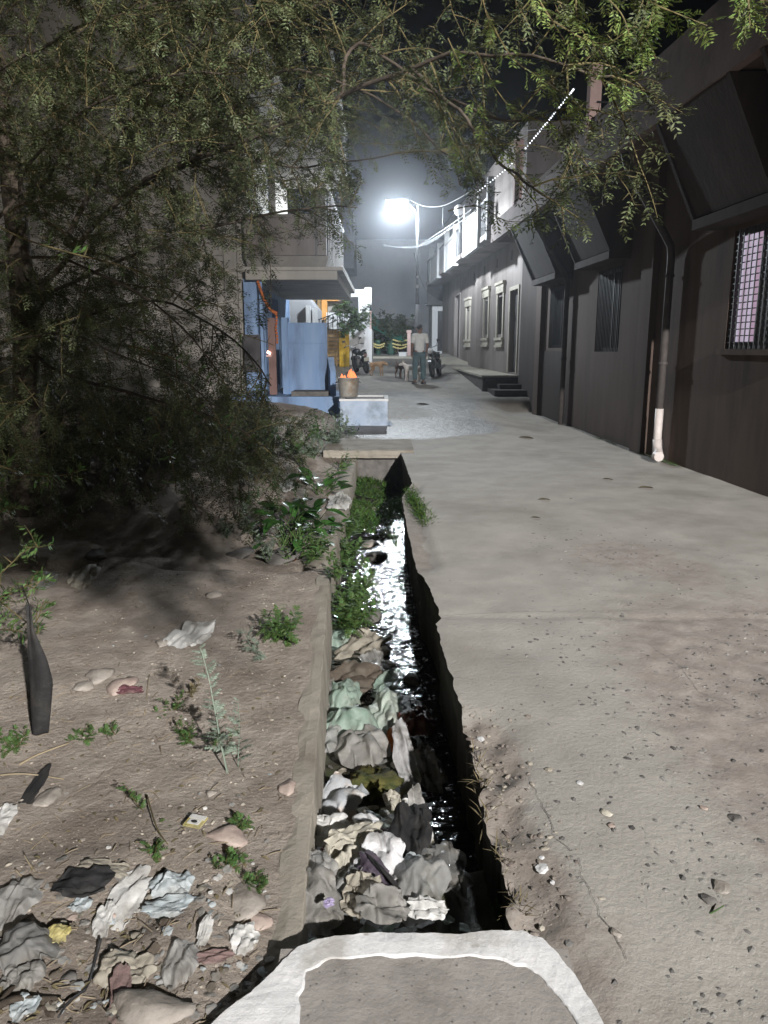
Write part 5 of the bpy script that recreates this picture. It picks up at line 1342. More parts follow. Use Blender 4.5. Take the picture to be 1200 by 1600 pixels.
# broad-leaved plant: every big leaf its own part
def broad(label, base, n, L, seed, tall=.3):
    r = random.Random(seed); q = thing('broad_leaved_plant', label, 'plant', tuple(base)); base = Vector(base)
    S = MB()
    for k in range(n):
        a = r.uniform(0, 2*pi); e = r.uniform(.25, 1.3); p0 = base+Vector((r.uniform(-.12,.12), r.uniform(-.12,.12), 0))
        tip = p0+Vector((cos(a)*cos(e), sin(a)*cos(e), sin(e)))*tall*r.uniform(.5, 1.1)
        S.tube([p0, p0.lerp(tip, .5)+Vector((0,0,.03)), tip], [.005,.004,.003], 5, caps=False)
        m = MB(); d = Vector((cos(a), sin(a), r.uniform(-.2, .9))); leafshape(m, tip, d, Vector((0,0,1))+Vector((r.uniform(-.5,.5), r.uniform(-.5,.5), 0)), L*r.uniform(.7, 1.2), L*.45, 6, .30)
        m.build('leaf', m_broad, q, smooth=True)
    S.build('stem', m_leafweed, q); return q
broad('glossy broad leaved plant on the bank over the drain wall', gs(460,850), 46, .19, 5, .36)
broad('young broad leaved plant standing up behind the larger glossy one', gs(500,770), 13, .26, 8, .34)
broad('small broad leaved plant beside the crumpled paper on the drain wall', gs(500,835), 14, .16, 9, .22)
# grass in and beside the drain: nobody could count the blades
def blades(name, label, spots, mat, L=.09, W=.006, seed=1):
    r = random.Random(seed); m = MB()
    for p in spots:
        d = Vector((r.uniform(-1,1), r.uniform(-1,1), r.uniform(.35,1.5))); leafshape(m, Vector(p), d, Vector((r.uniform(-.4,.4),r.uniform(-.4,.4),1)), L*r.uniform(.5,1.2), W*r.uniform(.7,1.5), 2, .5)
    o = m.build(name, mat); o['label'] = label; return stuff(o)
r = random.Random(4); sp = []
for _ in range(5200):
    x = r.uniform(-.45, .30); y = r.uniform(8.35, 11.6)
    if nz(x, y, 3, 1.6) > -.30 and (x < .2+.02*y*0 or y > 9.3): sp.append((x, y, -.52+.12*ss(.1, -.45, x)+.15*max(0, nz(x, y, 8, 2.))))
blades('grass', 'low green weeds choking the drain in front of the slab bridge', sp, m_grass, .10, .016, 2)
sp = []
for _ in range(1100):
    t_ = r.random(); p = gr(640+32*t_+r.gauss(0, 5), 768+50*t_+r.gauss(0, 5)); sp.append((p.x, p.y, p.z-.03))
blades('grass', 'tuft of grass growing on the broken slab edge', sp, m_grass, .085, .008, 3)
sp = []
for _ in range(500):
    p = gr(915+r.gauss(0, 100), 668+r.gauss(0, 3)); y = r.choice([10.6, 10.9, 11.4, 11.6, 13.0, 13.6, 15.2])+r.gauss(0, .2); sp.append((wall_x(y)-.04-abs(r.gauss(0,.03)), y, -.005))
blades('grass', 'thin grass in the joint at the foot of the dark wall', sp, m_grass, .07, .006, 5)
sp = []
for _ in range(90):
    cx, cy = r.choice([(752,1178),(758,1262),(815,1408),(748,1208),(790,1330)]); p = gr(cx+r.gauss(0,7), cy+r.gauss(0,9)); sp.append((p.x, p.y, -.06+r.uniform(0,.04)))
blades('grass', 'dry roots and blades at the crumbled slab edge', sp, m_dryleaf, .07, .004, 6)

# ------------------------------------------------------------------ litter
def plastic(name, c1, c2=None, **k):
    f = .95; c1 = tuple(v*f for v in c1); c2 = tuple(v*f for v in c2) if c2 else None; k.setdefault('c3', tuple(.35*v+.65*w_ for v, w_ in zip(c1, (.19,.17,.14)))); k.setdefault('s3', 8.)
    return M(name, c1, c2 or tuple(min(1, v*1.3) for v in c1), scale=k.pop('scale', 9), rough=k.pop('rough', .42), spec=.45, bump=k.pop('bump', .5), bscale=55, trans=k.pop('trans', .25), **k)
LM = dict(green=plastic('pale_green_plastic', (.30,.42,.35), (.46,.56,.49), alpha=.8), greenw=plastic('green_white_plastic', (.46,.56,.48), (.70,.74,.68), alpha=.85), beige=plastic('beige_sheet', (.33,.30,.25), (.46,.43,.36), rough=.7),
          grey=plastic('grey_plastic', (.26,.255,.24), (.42,.41,.39), alpha=.82), greyd=plastic('dark_grey_plastic', (.14,.14,.14), (.26,.26,.25), alpha=.85), clear=plastic('clear_plastic', (.40,.40,.39), (.60,.60,.59), trans=.3, rough=.25, alpha=.62),
          brown=plastic('brown_sacking', (.09,.07,.055), (.17,.14,.11), rough=.85), orange=plastic('orange_wrapper', (.60,.15,.03), (.75,.25,.06)), silver=plastic('silver_film', (.55,.55,.56), (.72,.72,.73), rough=.2),
          red=plastic('dark_red_plastic', (.08,.025,.02), (.16,.05,.04)), white=plastic('white_paper', (.66,.66,.65), (.80,.80,.78), rough=.75), cream=plastic('cream_paper', (.50,.47,.39), (.64,.61,.53), rough=.75),
          black=plastic('black_plastic', (.008,.008,.009), (.018,.018,.019), rough=.8, trans=0., c3=(.03,.028,.026)), bluew=plastic('pale_blue_plastic', (.42,.48,.51), (.58,.62,.63)), news=plastic('newspaper', (.45,.48,.52), (.66,.68,.70), rough=.85, c3=(.62,.46,.33), s3=4),
          purple=plastic('purple_print', (.075,.06,.085), (.13,.105,.14), rough=.5), yellow=plastic('yellow_wrapper', (.50,.43,.16), (.62,.56,.30), rough=.5), pink=plastic('pink_strap', (.22,.15,.14), (.30,.21,.20), rough=.8),
          stripe=plastic('white_packet', (.74,.75,.78), (.84,.84,.85), rough=.35), moss=M('moss', (.03,.042,.012), (.13,.115,.035), scale=16, rough=.8, bump=.8, bscale=30), magenta=plastic('magenta_cloth', (.15,.06,.075), (.22,.10,.115), rough=.9))
def sheet(c, wx, wy, seed, amp=.25, nx=26, ny=20, rot=0., tilt=0., jag=.22, dome=0.):
    """a crumpled sheet: straight creases between flat facets, torn outline, optionally swollen like a bag"""
    r = random.Random(seed*13+1); R_ = Matrix.Rotation(rot, 3, 'Z') @ Matrix.Rotation(tilt, 3, 'X'); m = MB(); s0 = seed*7.3; a = amp*min(wx, wy)
    F = []
    for k in range(9):
        t = r.uniform(0, pi); f = .45*1.33**k; F.append((cos(t)*f, sin(t)*f, r.uniform(0, 1), .62*.80**k))
    def tri(v): v = v-math.floor(v); return 1-abs(2*v-1)
    def fn(u, v):
        x, y = u*2-1, v*2-1
        ang = math.atan2(y, x); k = 1+jag*mn.noise(Vector((cos(ang)*1.3, sin(ang)*1.3, s0)))+jag*.8*mn.noise(Vector((cos(ang)*4, sin(ang)*4, s0+3)))
        f = (1-.30*(x*y)**2)*k
        p = Vector((x*f*wx/2, y*f*wy/2, 0)); w_ = .22*mn.noise(Vector((x, y, s0)))
        h = sum(g*tri(dx*x+dy*y+o+w_) for dx, dy, o, g in F)/1.6-.45
        rr = max(abs(x), abs(y))
        p.z = a*h*(1-.35*rr**4)+dome*min(wx, wy)*max(0, 1-rr**2.4)*(.75+.5*h)
        p.x += .30*a*(tri(F[2][1]*x*2+F[1][0]*y*2)-.5); p.y += .30*a*(tri(F[3][0]*y*2-F[2][1]*x)-.5)
        return R_ @ p+Vector(c)
    m.grid(fn, nx, ny); return m
def puff(c, wx, wy, hz, seed, rot=0., fold=.22):
    import bmesh
    bm = bmesh.new(); bmesh.ops.create_icosphere(bm, subdivisions=4, radius=1); m = MB(); R_ = Matrix.Rotation(rot, 3, 'Z'); s0 = seed*5.7
    for v in bm.verts:
        p = v.co.copy()
        w1 = Vector((mn.noise(p*1.7+Vector((s0,9,0))), mn.noise(p*1.7+Vector((3,s0,1))), mn.noise(p*1.7+Vector((0,5,s0)))))*.7
        k = 1+.42*mn.noise(p*1.0+Vector((s0,0,0)))+fold*(.55-abs(mn.noise(p*1.5+w1+Vector((0,s0,0))))*2.4)+fold*.5*(.4-abs(mn.noise(p*3.4+w1*2+Vector((0,0,s0))))*1.8)+fold*.16*(.4-abs(mn.noise(p*8.+w1*3+Vector((s0,0,s0))))*1.8)
        q = Vector((p.x*wx/2, p.y*wy/2, max(-.25, p.z)*hz))*k
        m.v.append(tuple(R_ @ q+Vector(c)))
    for f in bm.faces: m.f.append(tuple(v.index for v in f.verts)); m.mi.append(0)
    bm.free(); return m
def put(name, label, cat, px, py, wpx, hpx, z, mat, style='sheet', seed=1, rot=0., tilt=None, amp=.35, group=None, lift=None, parent=None, fold=.22, extra=0.):
    p = gs(px, py) if z is None else gr(px, py, z)
    D = p.y*CP+(CAM_H-p.z)*SP; k = D/FOC; wx = wpx*k; el = (CAM_H-p.z)/sqrt(p.y**2+(CAM_H-p.z)**2)
    wy = hpx*k/max(.35, el)
    if style == 'sheet': m = sheet(p+Vector((0,0,.012+extra)), wx, wy*.95, seed, amp, rot=rot, tilt=tilt if tilt is not None else .12)
    else: m = sheet(p+Vector((0,0,.004+extra)), wx*1.05, wy*.95, seed, .30, 34, 28, rot, .10, .16, .30*(lift or 1))
    o = m.build(name, LM[mat] if isinstance(mat, str) else mat, parent, smooth=True, origin=None if parent else p)
    if parent is None: tag(o, label, cat, group)
    return o
DR = [
 ('plastic_bag','pale green plastic bag tucked under the pale wall at the start of the litter',533,1011,58,34,'green','puff'),
 ('sheet','crumpled beige sheet folded over the stones below the shining water',560,1032,70,46,'beige','sheet'),
 ('plastic_bag','grey torn plastic right below the beige sheet',585,1060,46,34,'clear','sheet'),
 ('sack','dark brown soaked sack lying across the drain',553,1074,72,36,'brown','sheet'),
 ('plastic_bag','small pale green bag below the brown sack',539,1100,48,32,'green','puff'),
 ('plastic_bag','whitish green bag sitting upright in the middle of the litter',600,1128,46,50,'greenw','puff'),
 ('plastic_bag','large pale green bag between the wall and the whitish green bag',548,1148,74,44,'green','puff'),
 ('plastic_bag','clear bag squeezed against the pale wall beside the green bags',512,1106,24,40,'clear','sheet'),
 ('plastic_bag','wet clear bag against the pale wall below the large green bag',517,1172,36,40,'clear','puff'),
 ('plastic_bag','bluish grey bag in the middle below the large green bag',566,1178,70,44,'grey','puff'),
 ('wrapper','orange wrapper in the drain at the edge of the dark shade',619,1160,24,30,'orange','sheet'),
 ('plastic_film','long silvery plastic strip trailing down the shade edge',634,1208,30,92,'silver','sheet'),
 ('plastic_film','grey plastic flap in the shade right of the silvery strip',668,1204,44,50,'grey','sheet'),
 ('plastic_bag','dark red bag half lost in the shade of the slab',652,1140,50,30,'red','puff'),
 ('newspaper','crumpled bluish newspaper above the white tray',528,1275,76,56,'news','sheet'),
 ('paper_tray','dirty white paper tray against the pale wall',514,1308,58,34,'white','sheet'),
 ('packet','white packet with red and yellow print in the middle of the litter',572,1314,46,34,'stripe','sheet'),
 ('paper','wide cream paper above the cream bag',553,1334,84,30,'cream','sheet'),
 ('plastic_bag','cream bag bulging near the pale wall',535,1356,52,44,'cream','puff'),
 ('packet','white packet with dark print standing over the purple wrapper',594,1366,66,62,'stripe','sheet'),
 ('wrapper','dark purple wrapper under the white packet',587,1394,44,50,'purple','sheet'),
 ('plastic_bag','bulging grey bag left of the purple wrapper',548,1396,54,70,'clear','puff'),
 ('plastic_bag','grey bag with a violet print leaning on the pale wall',500,1424,58,74,'grey','sheet'),
 ('plastic_bag','slate grey bag nearest the white rim',598,1442,76,40,'grey','sheet'),
 ('plastic_bag','large clear bag right of the purple wrapper',652,1398,74,80,'clear','puff'),
 ('cloth_strip','curved white cloth strip over the black bag',655,1312,34,98,'white','sheet'),
 ('plastic_bag','black bag under the curved white strip',640,1322,56,80,'black','puff'),
 ('plastic_film','dim grey sheet in the shade right of the clear bag',704,1368,50,56,'greyd','sheet'),
 ('paper','small white scrap beside the white packet',603,1336,26,22,'white','sheet'),
 ('wrapper','yellowish scrap on the mossy heap',612,1268,24,22,'cream','sheet'),
 ('plastic_bag','clear dark bag on the wall side of the cream bag',502,1366,40,46,'clear','sheet'),
 ('plastic_bag','grey bag under the newspaper beside the pale wall',508,1258,36,30,'white','sheet'),
 ('plastic_bag','brownish bag half under the bulging grey bag',566,1425,60,44,'beige','sheet'),
 ('wrapper','small teal printed wrapper near the white cloth strip',641,1357,26,22,'bluew','sheet'),
 ('plastic_bag','thin green scrap of bag between the green bags and the shining water',604,1080,36,30,'green','sheet'),
 ('paper','torn pale paper below the clear bag nearest the white rim',668,1445,60,24,'white','sheet'),
]
zd = {}
for i, (nm, lab, x, y, w_, h_, mt, st) in enumerate(DR):
    p = gr(x, y, -.40); z = bed_h(p.x, p.y)
    for _ in range(4): p = gr(x, y, z+.02); z = bed_h(p.x, p.y)
    z += .015+.05*ss(1230, 1400, y)
    o = put(nm, lab, nm.replace('_', ' ').replace('plastic film', 'plastic').replace('cloth strip', 'cloth'), x, y, w_*1.12, h_*1.12, z, mt, st, seed=i+1, rot=rnd.uniform(-.5, .5) if nm not in ('plastic_film','cloth_strip') else rnd.uniform(.1, .3), tilt=.25, amp=.42 if st == 'sheet' else .4, extra=.02*(i % 3))
    if lab.startswith('white packet with red'):
        for j, (dx, dy, mm) in enumerate([(14,2,'orange'),(20,-6,'red'),(16,10,'yellow')]): put('printed_patch', None, None, x+dx, y+dy, 20, 12, z+.045, mm, 'sheet', seed=60+j, amp=.3, parent=o)
    if 'violet' in lab: put('printed_patch', None, None, x+14, y-8, 18, 12, z+.085, M('violet_print', (.30,.26,.40), rough=.5), 'sheet', seed=71, amp=.3, parent=o)
    if 'dark print' in lab:
        for j, (dx, dy, ln) in enumerate([(-4,-8,40),(14,10,46)]): put('printed_band', None, None, x+dx, y+dy, 7, ln, z+.075, 'black', 'sheet', seed=80+j, amp=.2, rot=.6, parent=o)
o = puff(gr(582,1222,-.42), .20, .26, .05, 5, 0, .45).build('moss', LM['moss'], smooth=True); o['label'] = 'yellow green mossy heap in the drain'; stuff(o)
GL = [
 ('plastic_bag','torn black plastic bag on the soil above the white paper',130,1388,92,42,'black','sheet'),
 ('paper','large white torn paper in the middle of the soil litter',200,1412,54,92,'white','sheet'),
 ('paper','beige paper lying over the black plastic bag',158,1366,84,26,'beige','sheet'),
 ('plastic_bag','flat pale blue and white wrapper right of the white paper',270,1424,88,32,'bluew','sheet'),
 ('plastic_bag','pale blue bag on the soil above the flat wrapper',268,1388,66,36,'bluew','puff'),
 ('plastic_bag','large clear bag on the soil at the edge beside the dark bag',26,1416,66,66,'clear','puff'),
 ('plastic_bag','dark blue grey bag below the large clear bag',44,1490,92,58,'greyd','puff'),
 ('paper','narrow white paper below the black plastic bag',163,1444,30,50,'white','sheet'),
 ('wrapper','yellow and white wrapper beside the dark blue grey bag',88,1468,44,26,'yellow','sheet'),
 ('plastic_bag','white smeared plastic lump left of the drain corner',284,1508,50,58,'clear','puff'),
 ('paper','small upright white scrap above the brown strip',321,1460,22,40,'white','sheet'),
 ('strip','reddish brown strip near the corner of the white rim',335,1502,56,18,'pink','sheet'),
 ('paper','crumpled off white paper beside the corner of the white rim',382,1474,46,40,'white','sheet'),
 ('sack','grey dirt covered sack bulging from the soil',196,1522,86,52,'beige','puff'),
 ('strap','dull pink strap running down over the soil',188,1562,30,92,'pink','sheet'),
 ('plastic_bag','pale blue scrap under the sticks in the corner',38,1582,40,36,'bluew','sheet'),
 ('plastic_bag','dirty pinkish bag between the dark bag and the sticks',36,1532,62,40,'grey','puff'),
 ('paper','white sheet at the edge of the picture beside the pale stone',4,1288,34,50,'white','sheet'),
 ('paper','pale grey paper on the soil beside the leaning silvery weed',300,998,62,34,'white','sheet'),
 ('cloth','dull magenta cloth scrap by the round pinkish stone',203,1083,44,12,'magenta','sheet'),
 ('plastic_bag','blue scrap between the two white papers',128,1420,34,22,'bluew','sheet'),
 ('plastic_bag','pale grey plastic in the shade near the tree',72,912,34,28,'clear','sheet'),
 ('paper','pointed white paper in the tree shade',132,906,40,34,'beige','sheet'),
 ('paper','white crumpled paper on top of the low brown drain wall',530,795,36,34,'white','sheet'),
 ('wrapper','orange scrap on the mossy stone beside the weeds',456,868,14,20,'orange','sheet'),
 ('paper','off white scrap under the broad leaved plant',430,822,30,14,'white','sheet'),
 ('paper','dim white scrap deep in the tree shade',140,790,26,40,'beige','sheet'),
 ('plastic_bag','white plastic scrap on the rubble left of the drain',447,757,26,18,'white','sheet'),
]
for i, (nm, lab, x, y, w_, h_, mt, st) in enumerate(GL):
    put(nm, lab, nm.replace('_', ' '), x, y, w_, h_, None, mt, st, seed=100+i, rot=rnd.uniform(-.3, .3), tilt=.10, amp=.30, fold=.3, lift=.55)
q = thing('packet', 'yellow and white printed packet lying on the soil', 'packet', tuple(gs(306,1292)))
p = gs(306,1292)+Vector((0,0,.02)); u = Vector((.9,-.35,.05)).normalized(); v = Vector((.35,.9,.12)).normalized(); n = u.cross(v)
MB().obox(p, u*.032, v*.026, n*.003).build('card', LM['yellow'], q)
MB().obox(p+n*.0045+v*.017, u*.030, v*.009, n*.001).build('white_band', LM['white'], q)
MB().obox(p+n*.0045-v*.006, u*.022, v*.011, n*.001).build('white_panel', LM['white'], q)
m = MB(); m.lathe((0,0,0), [(.012,0),(.012,.001)], 10); m.v = [tuple(p+n*.0060-v*.006+u*a+v*b*.55+n*c_) for a, b, c_ in m.v]; m.build('emblem', m_black, q)
# black strip hanging from the thorn twigs
q = thing('plastic_strip', 'long black plastic strip hanging down over the soil from the thorny shrub', 'plastic strip', tuple(at(55, 950, 3.25)))
Ctr = [(45,945,10),(48,985,14),(58,1030,32),(63,1065,38),(62,1110,32),(62,1150,24)]
m = MB()
def st(u, v):
    i = min(len(Ctr)-2, int(v*(len(Ctr)-1))); f = v*(len(Ctr)-1)-i; a, b = Ctr[i], Ctr[i+1]
    x = a[0]+(b[0]-a[0])*f; y = a[1]+(b[1]-a[1])*f; w_ = a[2]+(b[2]-a[2])*f
    p = at(x+(u-.5)*w_, y, 2.92); return p+Vector((0, .012*sin(u*5+v*3), 0))
m.grid(st, 6, 24); o = m.build('film', LM['black'], q, smooth=True); o.modifiers.new('solid', 'SOLIDIFY').thickness = .002
MB().tube([at(45,945,2.92), at(40,930,3.1), at(35,915,3.35)], .003, 5).build('tie', LM['black'], q)
put('plastic_strip', 'short black piece on the soil below the hanging strip', 'plastic strip', 52, 1240, 24, 66, None, 'black', 'sheet', seed=201, amp=.15)  # crumpled black piece lying below the strip

# dry bits of twig, straw and leaf trodden into the soil
r = random.Random(77); m = MB()
for _ in range(420):
    p = gs(r.uniform(-20, 470), 900+720*r.random()); a = r.uniform(0, pi); L = r.uniform(.012, .06)
    if p.x > lerp_tab(LE, p.y)-.1: continue
    d = Vector((cos(a), sin(a), r.uniform(-.05, .15)))*L; m.tube([p+Vector((0,0,.003)), p+d*.5+Vector((0,0,.005)), p+d+Vector((0,0,.003))], r.uniform(.0008, .0022), 4, caps=False)
o = m.build('straw_litter', m_chaff); o['label'] = 'bits of dry straw and twig strewn on the soil'; stuff(o)
r = random.Random(78); m = MB()
for _ in range(240):
    p = gs(r.uniform(-20, 470), 880+730*r.random())
    if p.x > lerp_tab(LE, p.y)-.1: continue
    a = r.uniform(0, 2*pi); leafshape(m, p+Vector((0,0,.006)), Vector((cos(a), sin(a), .05)), Vector((r.uniform(-.3,.3), r.uniform(-.3,.3), 1)), r.uniform(.012,.035), r.uniform(.006,.014), 3, .2)
o = m.build('leaf_litter', m_dryleaf); o['label'] = 'small dry leaves fallen on the soil'; stuff(o)
# scraps too small to count
def scraps(label, spots, mats, seed):
    r = random.Random(seed); m = MB()
    for (c, s) in spots:
        m.m = r.randrange(len(mats)); k = sheet(c, s, s*r.uniform(.5, 1.1), r.randint(1, 9999), .4, 5, 4, r.uniform(0, 6), r.uniform(-.3, .4)); m.add(k.v, k.f)
    o = m.build('litter', mats, smooth=True); o['label'] = label; return stuff(o)
r = random.Random(31); sp = []
for _ in range(420):
    y = r.uniform(1.9, 5.2); x = r.uniform(lerp_tab(LE, y)+.02, .27); sp.append((Vector((x, y, bed_h(x, y)+.012)), r.uniform(.02, .07)))
scraps('small wet scraps of plastic and paper between the bags in the drain', sp, [LM[k] for k in ('grey','greyd','beige','clear','green','white','cream','red','bluew','greyd')], 5)
sp = []
for _ in range(230):
    p = gs(r.uniform(-10, 430), 1345+255*r.random()**.8); sp.append((p+Vector((0,0,.004)), r.uniform(.008, .035)))
for _ in range(60):
    p = gs(r.uniform(0, 470), r.uniform(900, 1350)); sp.append((p+Vector((0,0,.003)), r.uniform(.006, .02)))
scraps('tiny scraps of paper and plastic trodden into the dry soil', sp, [LM[k] for k in ('grey','beige','clear','bluew','white','brown','beige','grey')], 6)

# stones
ST_ = [('pale slab of stone with a rounded top behind the magenta scrap',158,1056,42,26,m_stone),('round pinkish stone beside the magenta scrap',190,1072,40,28,m_stonepink),('flat grey stone left of the two pale stones',130,1075,30,16,m_stone),
 ('squarish grey stone beside the black piece',76,1248,32,34,m_stone),('long flat pinkish stone beside the yellow packet',356,1312,70,30,m_stonepink),('large flat grey stone sunk in the soil by the drain wall',384,1404,58,74,m_stone),('oval pale stone on the drain wall soil',449,1232,28,22,m_stonepink),
 ('dark round stone at the edge of the tree shade',377,868,42,30,m_stonedark),('mossy brown stone under the weeds at the soil end',440,872,56,48,m_stonedark),('flat pale stone on the rubble behind the weeds',425,745,46,16,m_stone),('pink stone on the rubble beside the broad leaved plant',468,752,30,16,m_stonepink),
 ('grey lump of rubble in the tree shade',150,868,36,22,m_stonedark),('pale stone in the tree shade near the drain',255,1005,22,14,m_stone),('small brown stone above the leaning weed',335,930,26,14,m_stone),('brown stone on the soil right of the narrow paper',175,1432,22,14,m_stonepink),
 ('pale pebble beside the white papers',112,1436,18,12,m_stonepink),('dark lump beside the dirt covered sack',108,1530,24,18,m_stonedark),('grey boulder sunk at the bottom of the soil',235,1580,120,60,m_stone),('brown lump of dirt near the drain corner',405,1440,40,26,m_stonepink),('small stone at the foot of the silvery weed',330,1240,18,10,m_stone)]
for i, (lab, x, y, w_, h_, mt) in enumerate(ST_):
    p = gs(x, y); D = p.y*CP+(CAM_H-p.z)*SP; k = D/FOC; el = (CAM_H-p.z)/sqrt(p.y**2+(CAM_H-p.z)**2)
    tag(rock_mb((p.x, p.y, p.z+.15*w_*k*.3), w_*k/2*1.1, i+1, 3, (1, min(1.6, h_/w_/max(.4, el)*.9), .38), .22).build('stone', mt, smooth=True, origin=p), lab, 'stone')
DST = [('tan stone between the two larger green bags',529,1128,28,18,m_stone),('wet grey stone just below the shining water',600,1045,26,18,m_stonedark),('pale wet stone beside the beige sheet',608,1036,20,14,m_stone),('wet stone right of the brown sack',603,1095,20,22,m_stonedark),('small wet stone in the shining water',580,960,34,18,m_stonedark),
 ('dark stone in the shining water farther up',590,870,30,30,m_stonedark),('round stone above the shining patch',578,850,24,16,m_stone),('brown stone in the drain near the mossy heap',560,1235,30,18,m_stonedark),('flat dark stone in the shade of the slab',645,1060,30,16,m_stonedark),('grey stone next to the whitish green bag',572,1130,22,22,m_stone),('wet stone close to the clear bag',540,1195,24,16,m_stonedark),('stone in the drain below the weeds, beside the beige sheet',600,1015,26,14,m_stone),
 ('pale scum lump floating before the grass',578,800,30,9,m_stone)]
for i, (lab, x, y, w_, h_, mt) in enumerate(DST):
    p = gr(x, y, -.5); D = p.y*CP+(CAM_H-p.z)*SP; k = D/FOC; el = (CAM_H-p.z)/sqrt(p.y**2+(CAM_H-p.z)**2)
    tag(rock_mb((p.x, p.y, max(bed_h(p.x, p.y), -.52)+.01), w_*k/2*1.15, i+41, 2, (1, min(1.6, h_/w_/max(.3, el)), .55), .22).build('stone', mt, smooth=True, origin=p), lab, 'stone')
# pale chips and dry leaves lying on the lane
CH = [('white chip of plaster on the dirt by the broken slab edge',849,1349,22,14,m_white),('tiny white chip above the larger plaster chip',847,1335,9,6,m_white),('tiny white chip below the larger plaster chip',864,1372,9,6,m_white),('white pebble on the lane above the broken edge',907,1225,11,6,m_white),('grey stone chip on the dirt near the white rim',962,1457,18,20,m_stone),('pale stone chip in the worn patch',948,1273,18,10,m_trim),('ochre stone in the worn patch',955,1292,12,8,m_stonepink),('dark stone in the worn patch at the edge of the lane',1150,1278,24,10,m_stonedark),('grey stone beside the green straw on the lane',1128,1388,26,14,m_stone),('pale flake on the lane by the slab edge',753,1144,13,5,m_white),('red brown stone in the worn patch',1100,1262,12,10,m_stonepink),('grey chip lower in the worn patch',1108,1408,24,12,m_stonedark)]
for i, (lab, x, y, w_, h_, mt) in enumerate(CH):
    p = gr(x, y, 0); p.z = road_h(p.x, p.y); k = (p.y*CP+CAM_H*SP)/FOC
    tag(rock_mb((p.x, p.y, p.z+.002), w_*k/2*1.1, i+71, 2, (1, 1.1, .4), .25).build('stone_chip', mt, origin=p), lab, 'stone chip')
DL = [('brown leaf on the lane far up beside the dark wall side',823,685,24,5),('curled leaf on the lane nearest the white pipe elbow',1012,763,24,5),('curled leaf on the middle of the lane',852,782,20,5),('round dry leaf just below the curled leaf mid lane',838,810,14,7),('small dry leaf right of the curled leaf mid lane',950,749,16,4),('dark dropping on the lane in front of the blue block',662,632,22,5),('dark dropping near the low stone platform',758,612,13,4)]
for i, (lab, x, y, w_, h_) in enumerate(DL):
    p = gr(x, y); p.z += road_h(p.x, p.y); k = (p.y*CP+CAM_H*SP)/FOC; L = w_*k
    m = MB(); leafshape(m, p+Vector((-L/2,0,.012)), Vector((1,.15+.2*sin(i),.0)), Vector((0,.1,1)), L, L*.55, 6, .10)
    tag(m.build('dry_leaf', m_dryleaf if i < 5 else m_stonedark, origin=p), lab, 'dry leaf' if i < 5 else 'dropping')
# sticks, straws
SK = [('thick bent dark stick in the corner of the soil',[(-20,1590),(20,1575),(60,1566),(95,1560)],.010,m_bark),('short dark stick across the thick bent stick',[(5,1575),(18,1555),(32,1540)],.008,m_bark),('black wire curving down over the soil',[(158,1478),(148,1505),(135,1545),(110,1575),(92,1600)],.005,m_black),('long pale straw left of the black plastic bag',[(24,1364),(45,1380),(70,1398)],.0022,m_straw),('pale straw near the seedling',[(68,1306),(78,1316),(86,1326)],.0022,m_straw),('dry twig beside the foot of the hanging strip',[(30,1195),(60,1185),(110,1168)],.005,m_straw),('dry branching twig below the hanging strip',[(-5,1215),(40,1218),(100,1222)],.004,m_straw),('thin dry twig on the soil below the silvery weed',[(230,1250),(245,1300),(262,1320)],.003,m_twig),('short straw above the long pale straw',[(38,1345),(48,1356),(54,1362)],.002,m_straw),('straw pieces beside the black wire',[(92,1568),(108,1578),(124,1588)],.002,m_straw),('upright dry stalk beside the low weeds',[(226,1118),(229,1090),(234,1060)],.003,m_straw),('green straw lying on the worn lane',[(1104,1430),(1118,1429),(1130,1426)],.003,m_leafweed)]
for i, (lab, pts, rr, mt) in enumerate(SK):
    P_ = []
    for j, (x, y) in enumerate(pts):
        p = gs(x, y) if x < 500 else gr(x, y); P_.append(p+Vector((0,0,.012+.012*sin(j*1.7+i))))
    C = cat(P_, 4); tag(MB().tube(C, [rr*(1-.5*j/len(C)) for j in range(len(C))], 6).build('stick' if mt not in (m_straw, m_black) else ('straw' if mt is m_straw else 'wire'), mt, smooth=True, origin=P_[0]), lab, 'stick' if mt in (m_bark, m_twig) else ('wire' if mt is m_black else 'straw'))

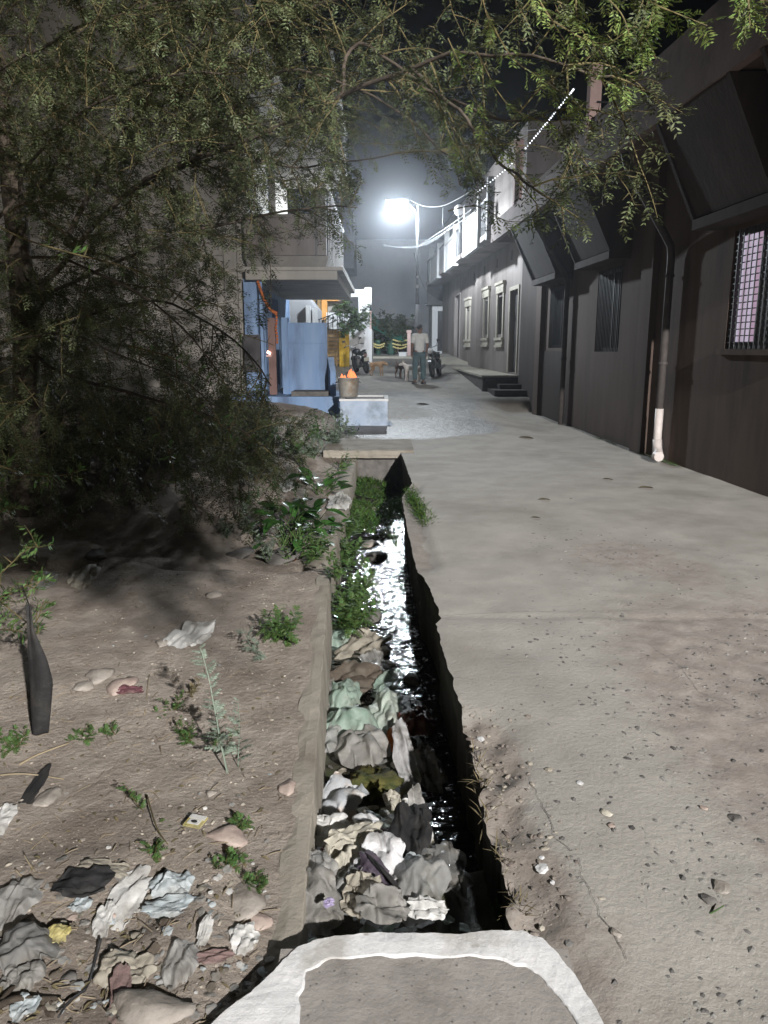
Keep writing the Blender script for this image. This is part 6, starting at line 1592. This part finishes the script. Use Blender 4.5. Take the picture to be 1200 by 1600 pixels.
# gravel: stones set in the worn lane, grit on the soil
def gravel(name, label, spots, mat, seed):
    import bmesh
    r = random.Random(seed); bm = bmesh.new(); bmesh.ops.create_icosphere(bm, subdivisions=1, radius=1)
    bv = [v.co.copy() for v in bm.verts]; bf = [tuple(v.index for v in f.verts) for f in bm.faces]; bm.free(); m = MB()
    for (x, y, z, s) in spots:
        a = r.uniform(0, pi); ca, sa = cos(a), sin(a); fx, fy, fz = r.uniform(.7,1.3), r.uniform(.5,1.), r.uniform(.35,.6)
        vs = []
        for p in bv:
            k = s*r.uniform(.8, 1.15); X, Y_ = p.x*fx*k, p.y*fy*k; vs.append((x+X*ca-Y_*sa, y+X*sa+Y_*ca, z+p.z*fz*k))
        m.add(vs, bf)
    o = m.build(name, mat); o['label'] = label; return stuff(o)
r = random.Random(9); A, B_, C_ = [], [], []
while len(A) < 5200:
    x, y = r.uniform(.45, 3.6), 1.5+7.*r.random()**1.5
    d = ss(.42, 1.0, x)*(1-ss(2.8, 5.2, y-.25*x))*.8+1.0*exp(-(((x-1.75)/.45)**2+((y-5.9)/.55)**2))+.5*exp(-(((x-2.6)/.8)**2+((y-5.2)/.5)**2))+.02
    d *= .35+1.3*max(0, nz(x, y, 4, 2.2)+.25)
    if r.random() < d: A.append((x, y, road_h(x, y)-.002, r.choice([.003,.004,.005,.006,.007,.008,.010,.012,.015])*r.uniform(.8,1.2)))
gravel('gravel', 'dark stones exposed in the worn surface of the lane', A, M('gravel_grey', (.095,.092,.09), (.23,.222,.21), scale=20, rough=.9, island=.5), 1)
while len(B_) < 3200:
    y = r.uniform(1.2, 7.5); x = lerp_tab(LE, y)-.14-abs(r.gauss(0, .9)); B_.append((x, y, soil_h(x, y)+.001, r.choice([.003,.003,.004,.005,.008])*r.uniform(.7,1.3)))
gravel('gravel', 'pale grit scattered over the dry soil', B_, M('gravel_soil', (.20,.17,.145), (.34,.305,.27), scale=15, rough=.95, island=.5), 2)
for _ in range(300):
    y = r.uniform(1.85, 3.2); x = lerp_tab(EDGE, y)+abs(r.gauss(0, .10)); C_.append((x, y, road_h(x, y)+.001, r.choice([.003,.004,.006,.009,.014])*r.uniform(.7,1.2)))
gravel('gravel', 'crumbled bits along the broken slab edge', C_, M('gravel_edge', (.18,.155,.13), (.29,.26,.23), scale=15, rough=.95, island=.4), 3)

# ------------------------------------------------------------------ night haze (forward scattering, thin)
m = bpy.data.materials.new('night_haze'); m.use_nodes = True; N = m.node_tree.nodes; L = m.node_tree.links
N.remove(N['Principled BSDF']); pv = N.new('ShaderNodeVolumePrincipled'); pv.inputs['Density'].default_value = .0016; pv.inputs['Anisotropy'].default_value = .86
pv.inputs['Color'].default_value = (.86, .91, 1, 1); L.new(pv.outputs[0], N['Material Output'].inputs['Volume'])
hz = MB().box(-62, 62, -32, 122, -2.4, 16).build('haze', m); stuff(hz)
